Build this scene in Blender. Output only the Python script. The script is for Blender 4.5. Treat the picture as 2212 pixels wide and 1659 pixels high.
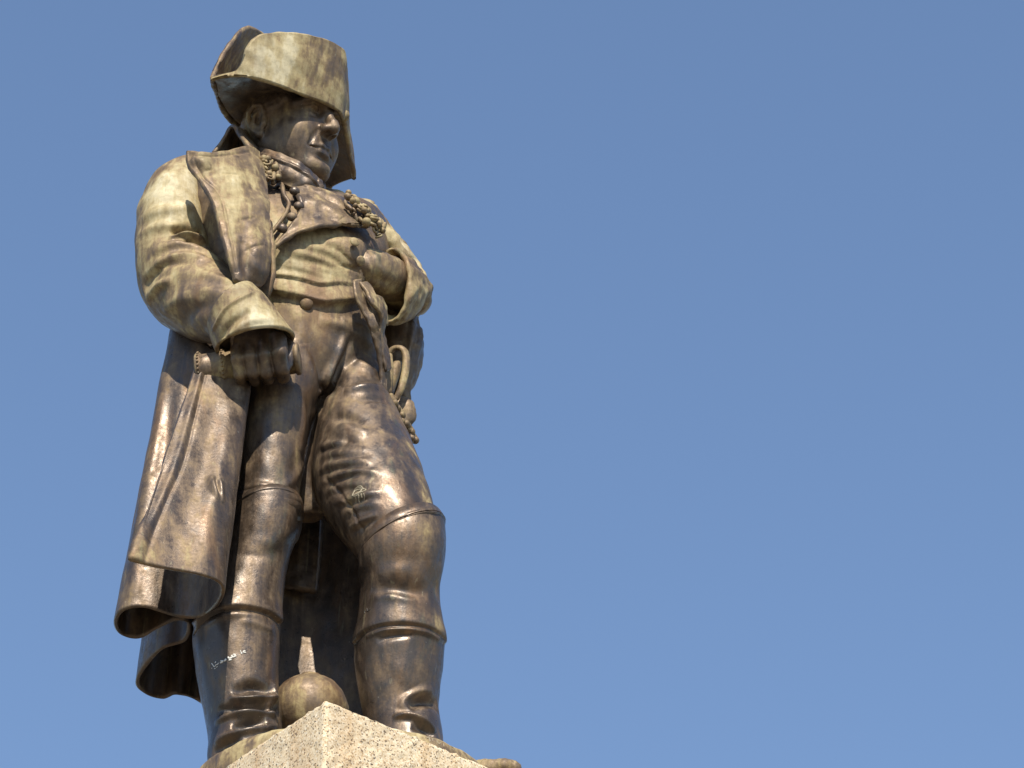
import bpy, math, random
import numpy as np
from mathutils import Vector
from mathutils.bvhtree import BVHTree
import openvdb as vdb

for o in list(bpy.data.objects):
    bpy.data.objects.remove(o, do_unlink=True)
scene = bpy.context.scene
COL = scene.collection
R = math.radians

# ------------------------------------------------------------------ camera
PITCH = R(36.0)
FPX = 8166.0                      # focal length in units of a 2212 px wide picture
CAM = np.array([0.0, 0.0, 1.65])
cam = bpy.data.cameras.new('camera')
cam.sensor_width = 36.0
cam.lens = 36.0 * FPX / 2212.0
cam.clip_end = 20000.0
cam_o = bpy.data.objects.new('camera', cam)
cam_o.location = CAM
cam_o.rotation_euler = (R(90) + PITCH, 0, 0)
COL.objects.link(cam_o)
scene.camera = cam_o

# ------------------------------------------------------------------ sky and sun
SUN_AZ = R(1.5)                   # to the right of straight behind the camera
SUN_EL = R(48.5)
world = bpy.data.worlds.new('World')
scene.world = world
world.use_nodes = True
wn = world.node_tree
bg = wn.nodes['Background']
sky = wn.nodes.new('ShaderNodeTexSky')
sky.sky_type = 'NISHITA'
sky.sun_disc = False
sky.sun_elevation = SUN_EL
sky.sun_rotation = math.pi - SUN_AZ
sky.altitude = 0.0
sky.air_density = 1.0
sky.dust_density = 0.2
sky.ozone_density = 2.2
wn.links.new(sky.outputs[0], bg.inputs['Color'])
bg.inputs['Strength'].default_value = 0.135

sun = bpy.data.lights.new('sun', 'SUN')
sun.energy = 4.8
sun.angle = R(0.53)
sun.color = (1.0, 0.91, 0.76)
sun_o = bpy.data.objects.new('sun', sun)
sv = Vector((math.sin(SUN_AZ) * math.cos(SUN_EL), -math.cos(SUN_AZ) * math.cos(SUN_EL), math.sin(SUN_EL)))
sun_o.rotation_euler = sv.to_track_quat('Z', 'Y').to_euler()
sun_o.location = (0, 0, 30)
COL.objects.link(sun_o)

scene.view_settings.view_transform = 'Standard'
scene.view_settings.look = 'None'
scene.view_settings.exposure = 0.48
scene.view_settings.gamma = 1.0
scene.view_settings.use_curve_mapping = False

# ------------------------------------------------------------------ survey helpers
FW = np.array([0, math.cos(PITCH), math.sin(PITCH)])
UP = np.array([0, -math.sin(PITCH), math.cos(PITCH)])
RT = np.array([1.0, 0, 0])
def ray(u, v):
    return FW * FPX + RT * (u - 1106.0) + UP * (829.5 - v)
def P(u, v, d):
    """surveyed point: sight line (u,v), standing d metres behind the plane y=10"""
    r = ray(u, v)
    return CAM + r * ((10.0 + d) / r[1])
def PZ(u, v, z):
    r = ray(u, v)
    return CAM + r * ((z - CAM[2]) / r[2])

rng = np.random.default_rng(7)

def catmull(pts, n):
    """resample control points (k,...) to n along axis 0"""
    pts = np.asarray(pts, float)
    k = len(pts)
    if k == 2:
        t = np.linspace(0, 1, n).reshape((-1,) + (1,) * (pts.ndim - 1))
        return pts[0] * (1 - t) + pts[1] * t
    ext = np.concatenate([[2 * pts[0] - pts[1]], pts, [2 * pts[-1] - pts[-2]]])
    x = np.linspace(0, k - 1, n)
    i = np.minimum(x.astype(int), k - 2)
    t = (x - i).reshape((-1,) + (1,) * (pts.ndim - 1))
    p0, p1, p2, p3 = ext[i], ext[i + 1], ext[i + 2], ext[i + 3]
    return 0.5 * (2 * p1 + (p2 - p0) * t + (2 * p0 - 5 * p1 + 4 * p2 - p3) * t * t + (3 * p1 - p0 - 3 * p2 + p3) * t ** 3)

def unit(a):
    return a / np.maximum(np.linalg.norm(a, axis=-1, keepdims=True), 1e-12)

def grid_faces(nv, nu, closed):
    i = np.arange(nv - 1)[:, None]
    j = np.arange(nu if closed else nu - 1)[None, :]
    j2 = (j + 1) % nu
    return np.stack(np.broadcast_arrays(i * nu + j, i * nu + j2, (i + 1) * nu + j2, (i + 1) * nu + j), -1).reshape(-1, 4)

class Mesh:
    """numpy mesh: V (n,3), F list of index tuples"""
    def __init__(s, V, F):
        s.V = np.asarray(V, float); s.F = F; s.paint = None
    def faces(s):
        return [tuple(int(x) for x in f) for f in s.F]
    def normals(s):
        N = np.zeros_like(s.V)
        for f in s._groups():
            a = s.V[f[:, 1]] - s.V[f[:, 0]]
            b = s.V[f[:, -1]] - s.V[f[:, 0]]
            n = np.cross(a, b)
            for k in range(f.shape[1]):
                for c in range(3):
                    N[:, c] += np.bincount(f[:, k], n[:, c], len(s.V))
        return unit(N)
    def _groups(s):
        if isinstance(s.F, np.ndarray):
            return [s.F]
        g = {}
        for f in s.F: g.setdefault(len(f), []).append(f)
        return [np.array(x) for x in g.values()]
    def tree(s):
        return BVHTree.FromPolygons([tuple(v) for v in s.V], s.faces())
    def smooth(s, it, lam=0.5):
        E = set()
        es = []
        for f in s._groups():
            for k in range(f.shape[1]):
                es.append(np.stack([f[:, k], f[:, (k + 1) % f.shape[1]]], 1))
        e = np.concatenate(es); e = np.concatenate([e, e[:, ::-1]])
        n = len(s.V)
        deg = np.maximum(np.bincount(e[:, 0], minlength=n), 1)[:, None]
        for _ in range(it):
            A = np.stack([np.bincount(e[:, 0], s.V[e[:, 1], c], n) for c in range(3)], 1) / deg
            s.V += lam * (A - s.V)
        return s

def join(ms):
    V = []; F = []; o = 0
    for m in ms:
        V.append(m.V); F += [tuple(int(x) + o for x in f) for f in m.F]; o += len(m.V)
    return Mesh(np.concatenate(V), F)

def lump(m, amp, scale, n=14, seed=1):
    """slow hand-modelled unevenness"""
    g = np.random.default_rng(seed)
    N = m.normals(); d = np.zeros(len(m.V))
    for _ in range(n):
        k = g.normal(size=3) * (2 * math.pi / scale) * g.uniform(.4, 1.3)
        d += np.sin(m.V @ k + g.uniform(0, 6.28))
    m.V += N * (amp * d / math.sqrt(n))[:, None]
    return m

def loft(rings, nv=160, nu=96, ex=2.0, cap=True, axis_hint=None):
    """rings: (uL,vL,uR,vR,dL,dR,t) left and right contour of each cross-section, half depth t"""
    A = []; B = []; T = []
    for r in rings:
        A.append(P(r[0], r[1], r[4])); B.append(P(r[2], r[3], r[5])); T.append(r[6])
    A = catmull(np.array(A), nv); B = catmull(np.array(B), nv); T = catmull(np.array(T)[:, None], nv)[:, 0]
    return loft3(A, B, T, nu, ex, cap)

def loft3(A, B, T, nu=96, ex=2.0, cap=True):
    nv = len(A)
    Cn = (A + B) / 2; M = (B - A) / 2
    tan = unit(np.gradient(Cn, axis=0))
    mn = unit(np.cross(M, tan)) * T[:, None]
    th = np.linspace(0, 2 * math.pi, nu, endpoint=False)
    c, s = np.cos(th), np.sin(th)
    c2 = np.sign(c) * np.abs(c) ** (2 / ex); s2 = np.sign(s) * np.abs(s) ** (2 / ex)
    V = Cn[:, None] + M[:, None] * c2[None, :, None] + mn[:, None] * s2[None, :, None]
    V = V.reshape(-1, 3)
    F = [tuple(f) for f in grid_faces(nv, nu, True)]
    if cap:
        V = np.concatenate([V, Cn[:1], Cn[-1:]])
        a, b = nv * nu, nv * nu + 1
        for j in range(nu):
            F.append(((j + 1) % nu, j, a))
            F.append(((nv - 1) * nu + j, (nv - 1) * nu + (j + 1) % nu, b))
    m = Mesh(V, F)
    return outward(m)

def outward(m):
    """flip so that faces look away from the middle"""
    vol = 0
    c = m.V.mean(0)
    for f in m._groups():
        a = m.V[f[:, 0]] - c; b = m.V[f[:, 1]] - c; d = m.V[f[:, 2]] - c
        vol += np.einsum('ij,ij->i', a, np.cross(b, d)).sum()
    if vol < 0:
        m.F = [tuple(f[::-1]) for f in m.F]
    return m

def shell(G, th, closed=False, side=0.0):
    """thick sheet from a grid G (nv,nu,3); rounded rim. side shifts the sheet along its normal (-1..1)"""
    nv, nu = G.shape[:2]
    F = grid_faces(nv, nu, closed)
    m = Mesh(G.reshape(-1, 3), F)
    N = m.normals()
    o = m.V + N * th * (0.5 + side * .5); i = m.V - N * th * (0.5 - side * .5)
    n = nv * nu
    V = [o, i]
    Fs = [tuple(f) for f in F] + [tuple(f[::-1] + n) for f in F]
    # rim loop
    if closed:
        loops = [[j for j in range(nu)], [(nv - 1) * nu + j for j in range(nu)][::-1]]
    else:
        lp = [j for j in range(nu)] + [k * nu + nu - 1 for k in range(1, nv)] + \
             [(nv - 1) * nu + j for j in range(nu - 2, -1, -1)] + [k * nu for k in range(nv - 2, 0, -1)]
        loops = [lp]
    base = 2 * n
    for lp in loops:
        lp = np.array(lp)
        pt = m.V[lp] + N[lp] * th * side * .5
        tang = np.roll(pt, -1, 0) - np.roll(pt, 1, 0)
        out = unit(np.cross(tang, N[lp]))
        V.append(pt + out * th * 0.38)
        L = len(lp)
        for k in range(L):
            k2 = (k + 1) % L
            Fs.append((lp[k2], lp[k], base + k, base + k2))
            Fs.append((lp[k] + n, lp[k2] + n, base + k2, base + k))
        base += L
    return Mesh(np.concatenate(V), [tuple(int(x) for x in f) for f in Fs])

def sheet(rows, nv=90, nu=90):
    """rows of control points (already 3-D) -> dense grid"""
    G = np.array(rows, float)
    G = catmull(G, nv)
    return catmull(G.transpose(1, 0, 2), nu).transpose(1, 0, 2)

def tube(pts, rad, nu=14, n=60, flat=1.0, up=None):
    """pts (k,3) control points; rad scalar or per point"""
    pts = np.array(pts, float)
    r = np.broadcast_to(np.array(rad, float), (len(pts),)).copy()
    Cn = catmull(pts, n); r = catmull(r[:, None], n)[:, 0]
    tan = unit(np.gradient(Cn, axis=0))
    ref = np.array(up if up is not None else (0.31, -0.9, 0.3))
    a = unit(np.cross(tan, ref)); b = np.cross(a, tan)
    th = np.linspace(0, 2 * math.pi, nu, endpoint=False)
    V = Cn[:, None] + a[:, None] * (r[:, None] * np.cos(th))[:, :, None] + b[:, None] * (r[:, None] * flat * np.sin(th))[:, :, None]
    # rounded ends
    V = np.concatenate([[Cn[0] - tan[0] * r[0] * .6 + (V[0] - Cn[0]) * .6], V, [Cn[-1] + tan[-1] * r[-1] * .6 + (V[-1] - Cn[-1]) * .6]])
    nn = len(V)
    F = [tuple(f) for f in grid_faces(nn, nu, True)]
    V = V.reshape(-1, 3)
    V = np.concatenate([V, [Cn[0] - tan[0] * r[0] * .85], [Cn[-1] + tan[-1] * r[-1] * .85]])
    for j in range(nu):
        F.append(((j + 1) % nu, j, nn * nu)); F.append(((nn - 1) * nu + j, (nn - 1) * nu + (j + 1) % nu, nn * nu + 1))
    return outward(Mesh(V, F))

def ball(c, r, nu=20, nv=12, axes=None):
    th = np.linspace(0, math.pi, nv)
    ph = np.linspace(0, 2 * math.pi, nu, endpoint=False)
    r = np.broadcast_to(np.array(r, float), (3,))
    V = np.stack([np.sin(th)[:, None] * np.cos(ph), np.sin(th)[:, None] * np.sin(ph), np.cos(th)[:, None] * np.ones(nu)], -1).reshape(-1, 3) * r
    if axes is not None: V = V @ np.array(axes)
    return outward(Mesh(V + np.array(c), [tuple(f) for f in grid_faces(nv, nu, True)]))

def remesh(m, voxel, smooth=4):
    me = bpy.data.meshes.new('tmp'); me.from_pydata([tuple(v) for v in m.V], [], m.faces())
    ob = bpy.data.objects.new('tmp', me); COL.objects.link(ob)
    md = ob.modifiers.new('r', 'REMESH'); md.mode = 'VOXEL'; md.voxel_size = voxel
    dg = bpy.context.evaluated_depsgraph_get()
    ev = ob.evaluated_get(dg).to_mesh()
    n = len(ev.vertices); V = np.empty(n * 3); ev.vertices.foreach_get('co', V)
    F = [tuple(p.vertices) for p in ev.polygons]
    bpy.data.objects.remove(ob, do_unlink=True); bpy.data.meshes.remove(me)
    r = Mesh(V.reshape(-1, 3), F)
    if smooth: r.smooth(smooth)
    return r

def sdf_mesh(fn, lo, hi, h, mirror=False):
    """polygonise a signed distance function on a grid"""
    lo = np.array(lo, float); hi = np.array(hi, float)
    n = np.ceil((hi - lo) / h).astype(int) + 1
    X, Y, Z = np.meshgrid(*[np.arange(n[i], dtype=np.float32) * h + lo[i] for i in range(3)], indexing='ij')
    if mirror:                       # grid must be symmetric in x
        k = n[0] // 2
        Dh = fn(X[k:], Y[k:], Z[k:]) if n[0] % 2 else fn(X[k:], Y[k:], Z[k:])
        D = np.concatenate([Dh[1:][::-1] if n[0] % 2 else Dh[::-1], Dh])
        D = np.clip(D, -4 * h, 4 * h).astype(np.float32)
    else:
        D = np.clip(fn(X, Y, Z), -4 * h, 4 * h).astype(np.float32)
    g = vdb.FloatGrid(4 * h)
    g.copyFromArray(np.ascontiguousarray(D))
    V, Q = g.convertToQuads(0.0)
    V = np.array(V, float) * h + lo
    return outward(Mesh(V, [tuple(q) for q in np.array(Q)]))

def cast(m, pts, tr=None):
    """3-D points where the sight lines meet mesh m"""
    tr = tr or m.tree()
    out = []
    for (u, v) in pts:
        d = Vector(ray(u, v)).normalized()
        hit = tr.ray_cast(Vector(CAM), d)
        if hit[0] is None:
            hit = tr.find_nearest(Vector(P(u, v, -0.1)))
        out.append((np.array(hit[0]), np.array(hit[1])))
    return out

def resample(pl, step):
    pl = np.asarray(pl, float)
    n = max(8, len(pl) * 6)
    q = catmull(pl, n)
    seg = np.linalg.norm(np.diff(q, axis=0), axis=1); s = np.r_[0, np.cumsum(seg)]
    k = max(4, int(s[-1] / step))
    x = np.linspace(0, s[-1], k)
    return np.stack([np.interp(x, s, q[:, c]) for c in range(q.shape[1])], 1)

def sculpt(m, strokes):
    """strokes: (kind, [(u,v)...], height, width[, taper]) drawn on the surface; all in one pass per stroke"""
    tr = m.tree(); N = m.normals()
    V0 = m.V.copy(); disp = np.zeros(len(V0))
    for st in strokes:
        kind, px, h, w = st[:4]; tp = st[4] if len(st) > 4 else 0.5
        px = resample(px, 9.0)
        hits = cast(m, px, tr)
        pl = np.array([a for a, b in hits]); nl = np.array([b for a, b in hits])
        lo = pl.min(0) - 4 * w; hi = pl.max(0) + 4 * w
        idx = np.where(((V0 > lo) & (V0 < hi)).all(1))[0]
        if len(idx) == 0: continue
        X = V0[idx]
        best = np.full(len(idx), 1e9); bt = np.zeros(len(idx)); bs = np.zeros(len(idx))
        L = len(pl) - 1
        for k in range(L):
            a, b = pl[k], pl[k + 1]
            ab = b - a; l2 = ab @ ab + 1e-12
            t = np.clip(((X - a) @ ab) / l2, 0, 1)
            q = X - (a + t[:, None] * ab)
            d = np.linalg.norm(q, axis=1)
            side = np.cross(nl[k], ab / math.sqrt(l2))
            up_ = d < best
            best[up_] = d[up_]; bt[up_] = ((k + t) / L)[up_]; bs[up_] = (q @ side)[up_]
        fade = np.clip(np.sin(math.pi * np.clip(bt, 0.0, 1.0)), 0, 1) ** tp if tp > 0 else 1.0
        if kind == 'ridge':
            f = np.exp(-(best / w) ** 2)
        elif kind == 'lip':
            f = np.where(bs > 0, np.exp(-(best / w) ** 2), np.exp(-(best / (w * .18)) ** 2))
        elif kind == 'fold':   # soft ridge followed by a furrow on its right side
            f = np.exp(-((bs - .45 * w) / (.6 * w)) ** 2) - .8 * np.exp(-((bs + .5 * w) / (.5 * w)) ** 2)
            f *= np.exp(-(best / (2.2 * w)) ** 2)
        # only the skin that looks the same way as the stroke
        nn = N[idx] @ unit(nl.mean(0))
        if len(st) > 5:
            q = X - CAM; fade = fade * np.clip((1106 + FPX * (q @ RT) / (q @ FW) - st[5]) / 12, 0, 1)
        disp[idx] += h * f * fade * np.clip(nn * 2 + .6, 0, 1)
    m.V = V0 + N * disp[:, None]
    return m

def lay(target_tree, rows, off):
    """rows of (u,v) laid on a surface and lifted by off (scalar or per row)"""
    G = []
    for i, r in enumerate(rows):
        o = off[i] if isinstance(off, (list, tuple)) else off
        g = []
        for q in r:
            hit, nrm = cast(None, [q[:2]], target_tree)[0]
            oo = q[2] if len(q) > 2 else o
            if nrm @ ray(q[0], q[1]) > 0: nrm = -nrm
            g.append(hit + nrm * oo)
        G.append(g)
    return np.array(G)

# ------------------------------------------------------------------ objects
def put(name, m, mat, parent=None, pat=0.3, kind=None, label=None, category=None, group=None, sharp=False):
    me = bpy.data.meshes.new(name)
    me.from_pydata([tuple(v) for v in m.V], [], m.faces())
    if not sharp:
        me.polygons.foreach_set('use_smooth', np.ones(len(me.polygons), bool))
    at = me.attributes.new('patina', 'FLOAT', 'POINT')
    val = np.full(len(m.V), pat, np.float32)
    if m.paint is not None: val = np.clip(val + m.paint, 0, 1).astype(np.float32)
    at.data.foreach_set('value', val)
    me.materials.append(mat)
    me.update()
    o = bpy.data.objects.new(name, me)
    COL.objects.link(o)
    if parent: o.parent = parent
    if kind: o['kind'] = kind
    if label: o['label'] = label
    if category: o['category'] = category
    if group: o['group'] = group
    return o

def paint(m, spots):
    """patina spots: ((u,v), radius m, amount)"""
    tr = m.tree()
    if m.paint is None: m.paint = np.zeros(len(m.V))
    for (uv, r, a) in spots:
        c = cast(m, [uv], tr)[0][0]
        d = np.linalg.norm(m.V - c, axis=1)
        m.paint += a * np.exp(-(d / r) ** 2)
    return m

def empty(name, loc, label, category):
    o = bpy.data.objects.new(name, None)
    o.empty_display_size = .2
    COL.objects.link(o)
    o['label'] = label; o['category'] = category
    return o

# ------------------------------------------------------------------ materials
def nodes(name):
    m = bpy.data.materials.new(name); m.use_nodes = True
    nt = m.node_tree
    return m, nt, nt.nodes['Principled BSDF']
def N_(nt, t, **kw):
    n = nt.nodes.new(t)
    for k, v in kw.items(): setattr(n, k, v)
    return n

def bronze_material():
    m, nt, b = nodes('weathered_bronze')
    L = nt.links.new
    geo = N_(nt, 'ShaderNodeNewGeometry')
    pos = geo.outputs['Position']
    att = N_(nt, 'ShaderNodeAttribute', attribute_name='patina')
    def noise(scale, detail=6, rough=.6, vec=None, dist=0.0):
        n = N_(nt, 'ShaderNodeTexNoise'); n.inputs['Scale'].default_value = scale
        n.inputs['Detail'].default_value = detail; n.inputs['Roughness'].default_value = rough
        n.inputs['Distortion'].default_value = dist
        L(vec or pos, n.inputs['Vector']); return n.outputs['Fac']
    def math_(op, a, c=None, clamp=False):
        n = N_(nt, 'ShaderNodeMath', operation=op); n.use_clamp = clamp
        for i, x in enumerate((a, c)):
            if x is None: continue
            if isinstance(x, (int, float)): n.inputs[i].default_value = x
            else: L(x, n.inputs[i])
        return n.outputs[0]
    def ramp(f, a, c):
        n = N_(nt, 'ShaderNodeMapRange'); n.interpolation_type = 'SMOOTHSTEP'
        n.inputs['From Min'].default_value = a; n.inputs['From Max'].default_value = c
        L(f, n.inputs['Value']); return n.outputs['Result']
    def mix(f, a, c):
        n = N_(nt, 'ShaderNodeMix', data_type='RGBA')
        if isinstance(f, (int, float)): n.inputs[0].default_value = f
        else: L(f, n.inputs[0])
        for i, x in ((6, a), (7, c)):
            if isinstance(x, tuple): n.inputs[i].default_value = x + (1,)
            else: L(x, n.inputs[i])
        return n.outputs[2]
    mp = N_(nt, 'ShaderNodeMapping'); mp.inputs['Scale'].default_value = (1, 1, .16)
    L(pos, mp.inputs['Vector']); st = mp.outputs[0]
    mp1 = N_(nt, 'ShaderNodeMapping'); mp1.inputs['Scale'].default_value = (1, 1, .07); L(pos, mp1.inputs['Vector']); st2 = mp1.outputs[0]
    big = noise(5.0, 4, .55, None, .8)
    mid = noise(15, 6, .62, None, .6)
    streak = noise(24, 5, .6, st, .3)
    fine = noise(90, 5, .65)
    # weathering level: the part's exposure plus broad blotches, run-off streaks and grain
    def cen(x, k): return math_('MULTIPLY', math_('SUBTRACT', x, .5), k)
    f = math_('ADD', att.outputs['Fac'], cen(big, .80))
    f = math_('ADD', f, cen(mid, .75))
    f = math_('ADD', f, cen(streak, .95))
    f = math_('ADD', f, cen(noise(48, 5, .7, st2, .2), .55))
    f = math_('ADD', f, cen(fine, .26), True)
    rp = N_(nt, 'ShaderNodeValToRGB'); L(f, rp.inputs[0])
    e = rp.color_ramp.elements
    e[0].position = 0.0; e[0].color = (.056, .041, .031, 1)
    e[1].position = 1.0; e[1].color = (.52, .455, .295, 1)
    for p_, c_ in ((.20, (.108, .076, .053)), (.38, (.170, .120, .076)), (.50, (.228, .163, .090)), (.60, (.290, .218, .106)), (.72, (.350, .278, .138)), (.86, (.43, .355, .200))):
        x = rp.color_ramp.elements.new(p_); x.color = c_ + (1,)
    pale = ramp(f, .45, .66)
    c = rp.outputs[0]
    c = mix(math_('MULTIPLY', ramp(noise(10, 6, .6, st, .5), .53, .68), .55), c, (.165, .092, .044))
    c = mix(math_('MULTIPLY', ramp(noise(7, 4, .6), .5, .72), .30), c, (.056, .048, .038))
    # green blooms, run-off lines and tiny pale specks
    gr = math_('MULTIPLY', ramp(noise(13, 6, .65, st, .3), .60, .72), .40)
    c = mix(gr, c, (.085, .115, .070))
    mp2 = N_(nt, 'ShaderNodeMapping'); mp2.inputs['Scale'].default_value = (1, 1, .04); L(pos, mp2.inputs['Vector'])
    rn = math_('MULTIPLY', ramp(noise(55, 3, .5, mp2.outputs[0]), .66, .72), .35)
    c = mix(rn, c, (.30, .26, .16))
    sp = math_('MULTIPLY', ramp(noise(140, 2, .5), .735, .77), .5)
    c = mix(sp, c, (.42, .38, .29))
    c = mix(ramp(noise(60, 4, .6), .45, .75), c, mix(.30, c, (.05, .035, .025)))
    L(c, b.inputs['Base Color'])
    met = math_('MULTIPLY', math_('SUBTRACT', 1.0, pale), .42)
    L(met, b.inputs['Metallic'])
    rg = math_('ADD', .24, math_('MULTIPLY', ramp(f, .05, .55), .31))
    L(math_('MULTIPLY', math_('SUBTRACT', 1.0, ramp(f, .0, .24)), .30), b.inputs['Coat Weight']); b.inputs['Coat Roughness'].default_value = .30
    rg = math_('ADD', rg, math_('MULTIPLY', ramp(fine, .3, .75), .16))
    rg = math_('ADD', rg, math_('MULTIPLY', ramp(noise(30, 5, .65), .35, .7), .14))
    L(rg, b.inputs['Roughness'])
    bp = N_(nt, 'ShaderNodeBump'); bp.inputs['Strength'].default_value = .34; bp.inputs['Distance'].default_value = .004
    hgt = math_('ADD', noise(75, 7, .72), math_('MULTIPLY', pale, .15))
    L(hgt, bp.inputs['Height']); L(bp.outputs[0], b.inputs['Normal'])
    return m

def granite_material():
    m, nt, b = nodes('pale_granite')
    L = nt.links.new
    geo = N_(nt, 'ShaderNodeNewGeometry')
    vo = N_(nt, 'ShaderNodeTexVoronoi'); vo.inputs['Scale'].default_value = 235
    L(geo.outputs['Position'], vo.inputs['Vector'])
    cr = N_(nt, 'ShaderNodeValToRGB')
    sepc = N_(nt, 'ShaderNodeSeparateColor'); L(vo.outputs['Color'], sepc.inputs[0]); L(sepc.outputs[0], cr.inputs[0])
    e = cr.color_ramp.elements
    e[0].position = 0; e[0].color = (.07, .055, .045, 1)
    e[1].position = 1; e[1].color = (.74, .66, .52, 1)
    for p, c in ((.06, (.14, .10, .06, 1)), (.12, (.44, .31, .18, 1)), (.3, (.58, .45, .28, 1)), (.5, (.68, .57, .40, 1)), (.8, (.60, .48, .32, 1))):
        x = cr.color_ramp.elements.new(p); x.color = c
    n = N_(nt, 'ShaderNodeTexNoise'); n.inputs['Scale'].default_value = 9; n.inputs['Detail'].default_value = 6
    L(geo.outputs['Position'], n.inputs['Vector'])
    mr = N_(nt, 'ShaderNodeMapRange'); mr.inputs['From Min'].default_value = .45; mr.inputs['From Max'].default_value = .75; L(n.outputs['Fac'], mr.inputs['Value'])
    mu = N_(nt, 'ShaderNodeMath', operation='MULTIPLY'); mu.inputs[1].default_value = .35; L(mr.outputs[0], mu.inputs[0])
    mx = N_(nt, 'ShaderNodeMix', data_type='RGBA'); L(mu.outputs[0], mx.inputs[0]); L(cr.outputs[0], mx.inputs[6]); mx.inputs[7].default_value = (.42, .29, .17, 1)
    mp = N_(nt, 'ShaderNodeMapping'); mp.inputs['Scale'].default_value = (1, 1, .12); L(geo.outputs['Position'], mp.inputs['Vector'])
    n3 = N_(nt, 'ShaderNodeTexNoise'); n3.inputs['Scale'].default_value = 14; n3.inputs['Detail'].default_value = 5; L(mp.outputs[0], n3.inputs['Vector'])
    m3 = N_(nt, 'ShaderNodeMapRange'); m3.inputs['From Min'].default_value = .52; m3.inputs['From Max'].default_value = .72; m3.inputs['To Max'].default_value = .5; L(n3.outputs['Fac'], m3.inputs['Value'])
    mx2 = N_(nt, 'ShaderNodeMix', data_type='RGBA'); mx2.blend_type = 'MULTIPLY'; L(m3.outputs[0], mx2.inputs[0]); L(mx.outputs[2], mx2.inputs[6]); mx2.inputs[7].default_value = (.80, .62, .42, 1)
    L(mx2.outputs[2], b.inputs['Base Color'])
    b.inputs['Roughness'].default_value = .8
    bp = N_(nt, 'ShaderNodeBump'); bp.inputs['Strength'].default_value = .5; bp.inputs['Distance'].default_value = .003
    n2 = N_(nt, 'ShaderNodeTexNoise'); n2.inputs['Scale'].default_value = 120; n2.inputs['Detail'].default_value = 4
    L(geo.outputs['Position'], n2.inputs['Vector']); L(n2.outputs['Fac'], bp.inputs['Height']); L(bp.outputs[0], b.inputs['Normal'])
    return m

def ground_material():
    m, nt, b = nodes('square_paving')
    L = nt.links.new
    geo = N_(nt, 'ShaderNodeNewGeometry')
    n = N_(nt, 'ShaderNodeTexNoise'); n.inputs['Scale'].default_value = .6; n.inputs['Detail'].default_value = 8
    L(geo.outputs['Position'], n.inputs['Vector'])
    mx = N_(nt, 'ShaderNodeMix', data_type='RGBA'); L(n.outputs['Fac'], mx.inputs[0])
    mx.inputs[6].default_value = (.11, .098, .08, 1); mx.inputs[7].default_value = (.17, .15, .12, 1)
    L(mx.outputs[2], b.inputs['Base Color']); b.inputs['Roughness'].default_value = .9
    return m

BR = bronze_material()
GR = granite_material()
GD = ground_material()

# ------------------------------------------------------------------ ground and pedestal
me = Mesh([(-6000, -6000, 0), (6000, -6000, 0), (6000, 6000, 0), (-6000, 6000, 0)], [(0, 1, 2, 3)])
put('ground', me, GD, kind='structure', sharp=True)

Z_TOP = 7.35                                    # top of the bronze base plate
Z_GR = Z_TOP - 0.13                             # top of the granite
corner = PZ(705, 1510, Z_GR)
ang = R(5.5)                                    # the block is turned a little
HD = 0.86                                       # half diagonal
ctr = corner + np.array([math.sin(ang), math.cos(ang), 0]) * HD
def square(z, half_diag, cz=ctr):
    return [(cz[0] + half_diag * math.sin(ang + k * math.pi / 2), cz[1] + half_diag * math.cos(ang + k * math.pi / 2), z) for k in (0, 1, 2, 3)]
def block(levels, bev=0.014):
    """square stack with eased vertical corners; levels (z, half diagonal)"""
    V = []; F = []
    nseg = 4
    n = 4 * (nseg + 1)
    for z, hd in levels:
        q = np.array(square(z, hd))
        for k in range(4):
            c = q[k]; a = unit(q[(k + 1) % 4] - c); b_ = unit(q[(k - 1) % 4] - c)
            for j in range(nseg + 1):
                t = j / nseg * math.pi / 2
                V.append(c + (b_ * (1 - math.sin(t)) + a * (1 - math.cos(t))) * bev)
    m_ = len(levels)
    for i in range(m_ - 1):
        for j in range(n):
            F.append((i * n + j, i * n + (j + 1) % n, (i + 1) * n + (j + 1) % n, (i + 1) * n + j))
    F.append(tuple(range(n))[::-1]); F.append(tuple((m_ - 1) * n + j for j in range(n)))
    return outward(Mesh(np.array(V), F))

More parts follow.
